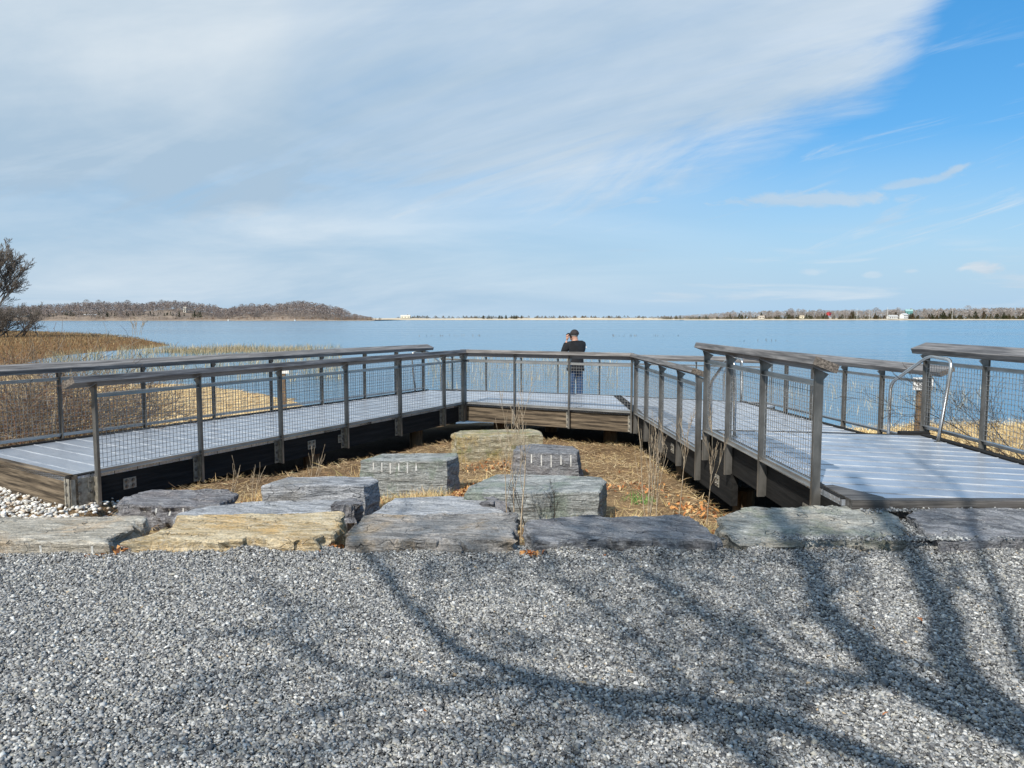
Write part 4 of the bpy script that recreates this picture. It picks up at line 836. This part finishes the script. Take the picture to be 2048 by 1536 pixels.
# marsh grass
def field(name,n,xr,yr,cond,Lr,Wr,cols,w,label,lean=.2,zoff=0,az=None):
    X=rs.uniform(*xr,n); Y=rs.uniform(*yr,n); k=cond(X,Y); X,Y=X[k],Y[k]; n=len(X); z=np.maximum(height(X,Y),-1.42)+zoff
    tag(blades(name,np.stack([X,Y,z],-1),rs.uniform(*Lr,n),rs.uniform(*Wr,n),palette(n,cols,w),M['col'],lean,bend=.35),label,'marsh grass',kind='stuff')
MC=[(.22,.135,.06),(.34,.25,.12),(.13,.095,.055),(.19,.16,.08)]
field('marsh_grass',60000,(-135,-24),(42,175),lambda X,Y:(shore(X,Y)>-.3)&(wob(X*.18,Y*.09)>-.75),(.15,.38),(.012,.028),MC,[4,4,3,2],'rust and gold salt marsh grass on the left shore',.35)
field('reed_bar',20000,(-33,-14),(58,78),lambda X,Y:(np.abs(Y-(69+.12*(X+26)))<3.6+1.2*np.sin(X*.9))&(X>-31)&(rs.rand(len(X))<np.clip((-17-X)/8,0.02,.7)),(.25,.65),(.008,.016),[(.36,.26,.13),(.44,.34,.20),(.26,.20,.11)],[4,3,2],'narrow bar of golden reeds standing in the bay',.15)
field('water_reeds',9000,(-40,-8),(36,80),lambda X,Y:(shore(X,Y)<.2)&(wob(X*.35,Y*.22,1,3)>-.15)&(X/Y<-.22)&(X/Y>-.66),(.3,.75),(.008,.018),[(.40,.30,.15),(.50,.42,.25),(.30,.26,.15)],[1,1,1],'thin scattered reed stems in the shallows on the left',.25)
field('shallow_reeds',1300,(-6,8),(32,58),lambda X,Y:(wob(X*.5,Y*.3,1,1)>-.1)&(X/Y<.14)&(X/Y>-.11),(.35,.8),(.008,.015),[(.38,.32,.2),(.48,.42,.28)],[1,1],'thin scattered reed stems in the water beyond the platform',.25)
field('distant_reeds',2200,(-16,62),(88,150),lambda X,Y:((np.abs(Y-128)<2.5)&((X/Y<-.03)&(X/Y>-.13)|(X/Y>.13)&(X/Y<.22)))|((np.abs(Y-101)<2)&(X/Y>.29)&(X/Y<.36)),(.2,.5),(.02,.04),[(.2,.17,.12)],[1],'faint lines of reed tips far out in the bay',.3)
field('right_reeds',1500,(10,26),(23,34),lambda X,Y:(wob(X*.5,Y*.5,1,5)>.0)&(X/Y<.62)&(shore(X,Y)<-.5),(.25,.6),(.005,.009),[(.45,.38,.25),(.55,.48,.33)],[1,1],'sparse reed stems in the shallows right of the walkway',.3)
# ---------------- left bare tree and shrub ----------------
tw=Twigs(77)
base=(-74.6,111,-1.1); tw.path([base,(-74.4,111,2),(-74.1,111,4.5),(-73.9,111,6)],[.34,.28,.22,.16])
for k in range(17):
    t=k/16; a=tw.r.uniform(0,6.28); tw.grow((-74.3+.3*t,111,1.6+t*4.4),(math.cos(a)*.7+.12,math.sin(a)*.7,.75+.9*t),6.6-1.4*t,.11-.05*t,3,7,.55,.10,.05,5,.55,.2,.5)
rt_=empty('bare_tree',base); tag(rt_,'tall leafless tree at the left edge of the photo on the marsh shore','tree')
me=tw.mesh('crown',M['bark'],.022,4); me.transform(Matrix.Translation((-base[0],-base[1],-base[2]))); link('crown',me,rt_)
tw=Twigs(78); 
for k in range(30):
    a=tw.r.uniform(0,6.28); tw.grow((-71.6+tw.r.gauss(0,1.5),108+tw.r.gauss(0,1),-1.2),(math.cos(a)*.75+.15,math.sin(a)*.7,.75),4.3,.085,3,5,.6,.16,.04,5,.56,.15,.5)
tag(link('bare_shrub',tw.mesh('bare_shrub',M['bark'],.016)),'dense dark leafless shrub under the tall tree at the left edge','shrub')
tw=Twigs(79)
for k in range(5): tw.grow((-61+k*.3,125,-1.2),(tw.r.gauss(0,.3),0,1),2.4,.03,2,4,.5,.12,.05,4,.5,.3,.5)
tag(link('reed_clump',tw.mesh('reed_clump',M['twig_pale'],.02)),'lone pale clump of tall stalks on the marsh edge','reeds')
# ---------------- bare trees behind the viewer whose shadows streak the gravel ----------------
def shp(X,Y,h):
    h*=.68; return Vector((X-sa*h/te,Y-ca*h/te,h))
tw=Twigs(3)
top=shp(2.02,2.72,7.6); bs_=Vector((top.x-.3,top.y-.2,-.1))
tw.path([bs_,bs_.lerp(top,.5),top],[.17,.13,.10])
def limb(pts,h0,h1,r0,r1,kids=5,Lk=1.5,depth=3):
    n=len(pts); P=[shp(p[0],p[1],h0+(h1-h0)*i/(n-1)) for i,p in enumerate(pts)]; Q=[]
    for a,b in zip(P,P[1:]): Q+=[a,a.lerp(b,.5)+Vector((tw.r.gauss(0,.03),tw.r.gauss(0,.03),0))]
    Q.append(P[-1]); m=len(Q); rr=[.78*(r0+(r1-r0)*i/(m-1)) for i in range(m)]; tw.path(Q,rr)
    for k in range(kids):
        i=min(m-2,1+int((m-2)*(k+tw.r.random())/kids)); d=(Q[i+1]-Q[i]).normalized(); s1=Vector((tw.r.gauss(0,1),tw.r.gauss(0,.6),tw.r.gauss(0,1))); tw.grow(Q[i],d*.8+s1*.5,Lk*tw.r.uniform(.6,1.2),max(.012,rr[i]*.45),depth,4,.6,.12,.03,4,.55,.2,.5)
limb([(2.02,2.72),(1.80,3.15),(1.70,3.55),(1.75,4.28),(1.98,5.30),(2.2,6.6)],7.6,12,.135,.09,3,1.1,2)
limb([(2.02,2.72),(2.0,3.25),(2.10,3.62),(2.47,4.45),(2.80,5.5),(3.2,7.2)],7.6,12.5,.15,.10,3,1.1,2)
limb([(1.75,2.2),(1.1,2.95),(.55,3.15),(.0,3.4),(-.32,3.70),(-.65,4.36),(-.98,5.12),(-1.19,5.96)],6.2,10.5,.075,.035,7)
limb([(1.76,3.2),(1.33,3.46),(1.17,3.68),(.98,4.13),(.85,4.9)],8.0,10,.05,.02,5)
limb([(1.2,2.85),(.6,3.0),(.17,3.26),(-.25,3.2),(-.8,3.42),(-1.2,3.82),(-1.75,3.85)],6.8,10,.045,.015,4,1.1,2)
limb([(1.72,3.5),(1.46,3.68),(1.44,4.28),(1.5,5.0)],8.6,10.5,.035,.015,4)
limb([(1.6,2.1),(.95,2.55),(.76,2.85),(.66,3.3),(.5,3.8)],6.4,8.5,.045,.02,5)
limb([(.9,2.5),(.2,2.6),(-.3,2.9),(-1.0,2.75),(-1.6,2.9)],6.5,9,.035,.015,4,1.1,2)
limb([(1.3,3.6),(1.07,4.06),(.75,5.01),(.47,5.61),(.2,6.6)],8.2,10.5,.04,.02,5)
limb([(2.3,3.3),(2.75,4.2),(3.3,5.4),(3.9,6.8),(4.3,8.4)],9,13,.06,.03,7)
limb([(1.9,2.5),(2.5,3.1),(3.2,3.6),(4.0,4.2)],8,11,.03,.015,2,1.0,1)
limb([(1.0,2.4),(.75,3.3),(.55,4.0),(.3,4.6),(.15,5.4)],7.5,10.5,.045,.02,6)
limb([(1.5,3.2),(1.9,4.0),(2.2,4.6),(2.35,5.5)],9,11,.025,.012,2,1.0,1)
rt_=empty('bare_tree',tuple(bs_)); tag(rt_,'leafless tree behind the viewer casting branch shadows on the gravel','tree')
me=tw.mesh('crown',M['bark'],.006,5); me.transform(Matrix.Translation(-bs_)); link('crown',me,rt_)
# ---------------- far shores ----------------
M['hill']=simple('leaf_strewn_hillside',(.17,.13,.10),(.26,.20,.15),.95,0,.05,(1,1,1),0)
M['sandfar']=simple('far_sand',(.50,.42,.30),(.62,.53,.40),.95,0,.01,(1,6,1),0)
M['sandwet']=simple('far_wet_sand',(.26,.23,.18),(.34,.30,.24),.95,0,.01,(1,6,1),0)
M['lawn']=simple('far_lawn',(.20,.19,.08),(.27,.24,.10),.95,0,.05,(1,1,1),0)
M['far']=attrmat('far_foliage',.95,0,.1)
def ridge(name,xs,hs,Y0,Y1,Y2,m,z0=-1.6):
    """terrain strip: rises from shore at Y0 to ridge height hs at Y1, then down at Y2"""
    mb=MB(); V=[];n=len(xs); prof=[(0,0),(.04,.10),(.25,.42),(.6,.85),(1,1)]
    rows=[]
    for t,hh in prof: rows.append([(x*(1+0*t),Y0+(Y1-Y0)*t,z0+.8*(t>0)+(h-z0-.8)*hh) for x,h in zip(xs,hs)])
    rows.append([(x,Y2,z0) for x in xs])
    for r_ in rows: V+=r_
    mb.add(V,[(j*n+i,j*n+i+1,(j+1)*n+i+1,(j+1)*n+i) for j in range(len(rows)-1) for i in range(n-1)])
    return tag(mb.build(name,m,None,None,False),kind='structure')
LX=[-760,-680,-595,-558,-503,-448,-412,-363,-348,-332,-296,-259,-235,-210,-186,-168,-155]
LH=[12,14,16,18.2,21.5,20.0,23,17,12.5,17,18.0,22.5,19,14.0,7.0,2.4,1.6]
TH=10.0
lxs=np.linspace(-760,-150,60); lh=np.interp(lxs,LX,LH)
hillx=list(lxs); hillh=[max(-.3,v-TH) for v in lh]
ridge('left_hills',hillx,hillh,846,950,1150,M['hill'])
ridge('middle_spit',list(np.linspace(-400,620,50)),[.9+.8*abs(math.sin(i*.7))+.4*math.sin(i*.31) for i in range(50)],1180,1230,1320,M['sandfar'])
rxs=list(np.linspace(235,1100,60)); ridge('right_shore',rxs,[min(.9,-1.2+(x-235)*.03)+.3*math.sin(x*.05) for x in rxs],1060,1160,1500,M['sandfar'])
def strip(name,x0,x1,y0,y1,z,m,n=40,amp=3):
    mb=MB(); V=[]
    for i in range(n+1):
        x=x0+(x1-x0)*i/n; w=amp*math.sin(i*1.7)+amp*.6*math.sin(i*.6); V+=[(x,y0+w,z),(x,y1,z+.25)]
    mb.add(V,[(2*i,2*i+2,2*i+3,2*i+1) for i in range(n)]); return tag(mb.build(name,m),kind='structure')
strip('left_beach',-780,-150,828,850,-1.37,M['sandwet']); strip('left_beach_sand',-640,-150,838,852,-1.30,M['sandfar'])
strip('middle_flats',-180,520,1085,1185,-1.37,M['sandwet'],40,12); strip('right_flats',330,1150,1000,1066,-1.37,M['sandwet'],40,8)
def treecards(cx,cy,cz,h,w,n,rg,col,ever=False,thick=.11):
    """bits of one far tree: twig-like slivers spread through a crown volume, plus a trunk"""
    n=int(n); t=rg.rand(n)**(.8 if not ever else 1.2); a=rg.rand(n)*6.28
    if ever: rad=w*.5*(1-t)*rg.rand(n)**.5+.1; z=.05+t*.95
    else: rad=w*.5*np.sqrt(np.clip(1-(2*t-1)**2,0,1))*rg.rand(n)**.4; z=.12+t*.88
    c=np.stack([cx+rad*np.cos(a),cy+rad*np.sin(a),cz+z*h],-1)
    bk=3.0 if (ever and thick>.3) else 1.0
    L=bk*(.55 if ever else 1.1)*h/10*rg.uniform(.6,1.4,n); ww=(.6*(1.6 if bk>1 else 1) if ever else thick)*h/10*rg.uniform(.6,1.4,n)
    dr=np.stack([np.cos(a)*.7,np.sin(a)*.7,rg.uniform(.2,1.3,n)],-1)+rg.normal(0,.35,(n,3)); dr/=np.linalg.norm(dr,axis=1)[:,None]
    s=np.cross(dr,rg.normal(0,1,(n,3))); s/=np.linalg.norm(s,axis=1)[:,None]+1e-9
    v=np.stack([c-dr*L[:,None]*.5-s*ww[:,None]*.5,c-dr*L[:,None]*.5+s*ww[:,None]*.5,c+dr*L[:,None]*.5+s*ww[:,None]*.3,c+dr*L[:,None]*.5-s*ww[:,None]*.3],1)
    cc=np.clip(np.array(col)[None]*(1+rg.normal(0,.22,(n,1))),.01,.9)
    tr=.012*h; tv=np.array([[(cx-tr,cy,cz-.5),(cx+tr,cy,cz-.5),(cx+tr*.5,cy,cz+h*.7),(cx-tr*.5,cy,cz+h*.7)],[(cx,cy-tr,cz-.5),(cx,cy+tr,cz-.5),(cx,cy+tr*.5,cz+h*.7),(cx,cy-tr*.5,cz+h*.7)]])
    tcol=np.tile(np.array([.20,.18,.155]),(2,1)) if not ever else np.tile(np.array([.08,.06,.04]),(2,1))
    return np.concatenate([v,tv]).reshape(-1,3),np.repeat(np.concatenate([cc,tcol]),4,0)
def woods(name,trees,label,cat='woodland'):
    rg=np.random.RandomState(11); V=[];Cc=[]
    for (x,y,z,h,w,n,col,ev) in trees:
        v,c=treecards(x,y,z,h,w,n,rg,col,ev,.42); V.append(v); Cc.append(c)
    V=np.concatenate(V); Cc=np.concatenate(Cc); Fa=np.arange(len(V)).reshape(-1,4)
    o=link(name,npmesh(name,V,Fa,M['far'],Cc)); tag(o,label,cat,kind='stuff'); return o
rg=random.Random(4); TC=[(.23,.195,.18),(.27,.235,.215),(.19,.165,.16),(.25,.195,.165)]  # grey twig tones lightened to carry the haze in their colour
tr=[]
for k in range(2100):
    x=rg.uniform(-740,-172); t=rg.random()**.8; y=853+t*110; H=float(np.interp(x,LX,LH)); gh=float(max(-.3,H-TH)); prof=float(np.interp(t,[0,.04,.25,.6,1],[0,.1,.42,.85,1])); z=-.9+(gh+.9)*prof
    if -450<x<-368 and t<.45 and rg.random()<.85: continue          # clearing with lawn and tower
    x2=x*y/950
    h=min((7+rg.random()*4.5) if x<-200 else 3.5+rg.random()*4,max(3.5,H*.8))
    tr.append((x2,y,z,h,h*.75,50,rg.choice(TC),False))
for k in range(110):
    x=rg.uniform(-600,-380); y=rg.uniform(866,885); tr.append((x*y/950,y,rg.uniform(.5,3),rg.uniform(4,7.5),3.2,40,(.05,.058,.035),True))
for k in range(620):                                                 # reddish scrub at the shore
    x=rg.uniform(-740,-160); y=rg.uniform(849,862); tr.append((x*y/950,y,-.7,rg.uniform(1.5,3.6),3.5,26,rg.choice([(.22,.13,.085),(.17,.12,.08),(.26,.19,.12)]),True))
woods('left_woodland',tr,'grey-brown leafless woods covering the hills across the bay on the left')
tr=[]; TC=[(.30,.27,.25),(.34,.31,.29),(.26,.235,.22),(.30,.255,.225)]
for k in range(1500):
    x=rg.uniform(215,1000); y=rg.uniform(1110,1200); H=np.interp(x,[190,260,350,520,700,1000],[2.5,5.5,12,13.5,16.5,17]); tr.append((x,y,.4,float(H)*rg.uniform(.65,1.02),8,50,rg.choice(TC),False))
for k in range(240):
    x=rg.uniform(180,1000); y=rg.uniform(1080,1100); tr.append((x,y,-.2,rg.uniform(1.2,3.6),4.5,26,rg.choice([(.16,.12,.06),(.11,.10,.045),(.2,.14,.08)]),True))
for k in range(520):
    x=rg.uniform(205,1000); y=rg.uniform(1084,1106); tr.append((x,y,-.1,rg.uniform(2.2,6.0)*(.6 if x<300 else 1),5.5,60,rg.choice([(.05,.055,.025),(.08,.07,.03),(.065,.05,.03),(.10,.085,.045)]),True))
woods('right_woodland',tr,'leafless woods along the right shore across the bay')
tr=[]
for k in range(520):
    x=rg.uniform(-185,480); y=rg.uniform(1215,1245); tr.append((x,y,1.0,rg.uniform(1.6,4.6)*(1 if rg.random()<.6 else .5),9,90,rg.choice([(.13,.10,.065),(.08,.075,.045),(.17,.13,.085)]),True))
woods('spit_scrub',tr,'low scrub along the sandy spit in the middle distance','scrub')
# individual far trees: one prototype of each kind, copied
def proto(name,h,w,n,col,ev,seed,label,cat,group):
    rg2=np.random.RandomState(seed); v,c=treecards(0,0,0,h,w,n,rg2,col,ev); nb=len(v)-8
    r=empty(name,(0,0,0)); tag(r,label,cat,group)
    link('crown',npmesh('crown',v[:nb],np.arange(nb).reshape(-1,4),M['far'],c[:nb]),r); link('trunk',npmesh('trunk',v[nb:],np.arange(8).reshape(-1,4),M['far'],c[nb:]),r); return r
def place(pr,used,x,y,z,s,rz):
    if pr.name not in used: used.add(pr.name); r=pr
    else:
        r=pr.copy(); C.objects.link(r)
        for ch in list(pr.children):
            c=ch.copy(); C.objects.link(c); c.parent=r
    r.location=(x,y,z); r.scale=(s,s,s*rg.uniform(.85,1.15)); r.rotation_euler=(0,0,rz); return r
used=set()
cedars=[proto('cedar_tree',5.6,5.4,420,c_,True,50+i,'dark evergreen cedar on the right shore across the bay','tree','evergreens along the right shore') for i,c_ in enumerate([(.035,.042,.02),(.06,.06,.026),(.08,.058,.03)])]
for k in range(215):
    x=rg.uniform(215,1000) if k<150 else rg.uniform(500,1000); y=rg.uniform(1079,1104); s=rg.choice([.55,.75,.95,1.2,1.5])*rg.uniform(.85,1.15)*(.6 if x<300 else 1)*(1.2 if x>600 else 1); place(rg.choice(cedars),used,x,y,.1,s,rg.uniform(0,6))
pines=[proto('pine_tree',6,4.2,380,(.045,.052,.03),True,60,'dark pine in the small cluster on the middle spit','tree','pine cluster on the middle spit')]
for k in range(16): place(pines[0],used,-45+rg.uniform(0,62),rg.uniform(1192,1205),.2,rg.uniform(.9,1.3)*(1-.35*abs(k-8)/8),rg.uniform(0,6))
bares=[proto('bare_tree',12,10,520,c_,False,70+i,'leafless tree rising above the right shore across the bay','tree','leafless trees along the right shore') for i,c_ in enumerate([(.32,.29,.275),(.28,.25,.235)])]
for k in range(46):
    x=rg.uniform(300,1000); place(rg.choice(bares),used,x,rg.uniform(1112,1150),.4,rg.uniform(.8,1.06)*float(np.interp(x,[300,350,520,700,1000],[.75,1.05,1.15,1.42,1.48])),rg.uniform(0,6))
lb=proto('bare_tree',11,9,500,(.24,.21,.19),False,80,'leafless tree on the ridge line of the left hills across the bay','tree','leafless trees on the left ridge')
for x in (-520,-505,-470,-452,-440,-428,-395,-350,-330,-318,-300,-282,-262,-250,-231,-214,-198,-190): 
    H=float(np.interp(x,LX,LH)); place(lb,used,x,950,H-TH+.6,rg.uniform(.8,1.08)*(.7 if x>-215 else 1),rg.uniform(0,6))
# houses
def house(x,y,z,w,d,h,rh,wall,roof,label,rz=0,nw=3,rows=1):
    r=empty('house',(x,y,z),rz); tag(r,label,'house')
    mb=MB(); mb.box(-w/2,w/2,-d/2,d/2,0,h); mb.add([(-w/2,-d/2,h),(w/2,-d/2,h),(w/2,d/2,h),(-w/2,d/2,h),(-w/2,0,h+rh*.97),(w/2,0,h+rh*.97)],[(0,3,4),(1,5,2)]); mb.build('wall',simple('wall_paint',wall,None,.8),r)
    mb=MB(); o=.5
    for s in (-1,1):
        mb.add([(-w/2-o,s*(d/2+o),h-.2),(w/2+o,s*(d/2+o),h-.2),(w/2+o,0,h+rh),(-w/2-o,0,h+rh),(-w/2-o,s*(d/2+o),h),(w/2+o,s*(d/2+o),h),(w/2+o,0,h+rh+.25),(-w/2-o,0,h+rh+.25)],[(0,1,2,3),(4,5,6,7),(0,1,5,4),(2,3,7,6),(0,3,7,4),(1,2,6,5)])
    ro=mb.build('roof',simple('roof_shingle',roof,None,.9),r); cb=MB(); cb.box(w*.2,w*.2+1,-.5,.5,h+rh*.3,h+rh+1.2); cb.build('chimney',M['hill'],ro)
    gm=M['ink']
    for j in range(rows):
        for i in range(nw):
            xx=-w/2+w*(i+.5)/nw; z0=.9+j*2.7; mb=MB(); mb.box(xx-.7,xx+.7,-d/2-.06,-d/2+.02,z0,z0+1.4); mb.build('window',gm,r)
    return r
house(-478,880,.3,14,8,3.2,2.0,(.85,.85,.83),(.75,.75,.74),'white low house on the left shore at the foot of the woods',0,4)
house(-548,872,.0,13,8,2.8,2.2,(.32,.34,.34),(.22,.24,.25),'grey low house on the left shore, left of the white one')
house(-385,915,8.0,3.2,3.2,5.0,1.4,(.8,.78,.68),(.7,.68,.6),'pale narrow lookout tower on the lawn of the left hill',0,1,2)
house(-409,905,4.2,5,4,2.2,1.6,(.7,.68,.62),(.3,.28,.25),'small pale cottage on the slope below the lookout tower',0,2)
house(-165,1203,1.2,14,7,2.6,2.2,(.72,.68,.55),(.62,.58,.48),'cream low house on the spit right of the left hills',0,3)
house(452,1108,5.0,4.6,4.5,3.0,2.0,(.50,.07,.07),(.42,.06,.06),'bright red house among the trees on the right shore',.6,2,2)
house(528,1078,.6,13,7,3.0,2.0,(.68,.68,.66),(.45,.45,.44),'long white house on the right shore, left of the teal one',.1,4)
house(546,1082,.6,9,7,5.0,2.5,(.75,.75,.73),(.5,.5,.5),'tall white house wing behind the long white house',.5,3,2)
house(566,1108,7.0,9,7,4.2,2.6,(.12,.30,.29),(.25,.42,.41),'teal green house among the trees on the right shore',-.3,2)
house(346,1078,.4,7,6,2.6,1.6,(.66,.60,.50),(.45,.38,.3),'small tan cottage among the cedars left of the red house',0,2)
house(403,1080,1.0,5,5,2.4,1.6,(.78,.7,.52),(.5,.42,.3),'tiny cream cottage just left of the red house',0,1)
mb=MB(); mb.add([(-440,899,3.4),(-384,899,3.6),(-380,922,8.1),(-436,922,7.4)],[(0,1,2,3)]); tag(mb.build('hill_lawn',M['lawn']),kind='structure')
for k,(x,h) in enumerate([(448+30,16),(610,14),(520,17),(495,13)]):
    mb=MB(); mb.tube([(x,1076,-.5),(x,1076,h)],[.22,.10],8); tag(mb.build('flagpole' if k%2 else 'utility_pole',M['white']),['white pole beside the red house','pale mast right of the teal house','white pole in front of the long white house','thin pale pole left of the long white house'][k],'pole')
for k,(x,y) in enumerate([(83,1065),(543,1010),(-232,830),(-305,835)]):
    r=rock([(x-.9,y-.9),(x+.9,y-.9),(x+.9,y+.9),(x-.9,y+.9)],-.2,-1.6,90+k,step=.5,rough=.1,flare=-.1).build('mooring_buoy',M['white'],smooth=True); tag(r,['small white buoy floating off the middle spit','white buoy floating off the right shore','white buoy near the left beach, right one','white buoy near the left beach, left one'][k],'buoy')
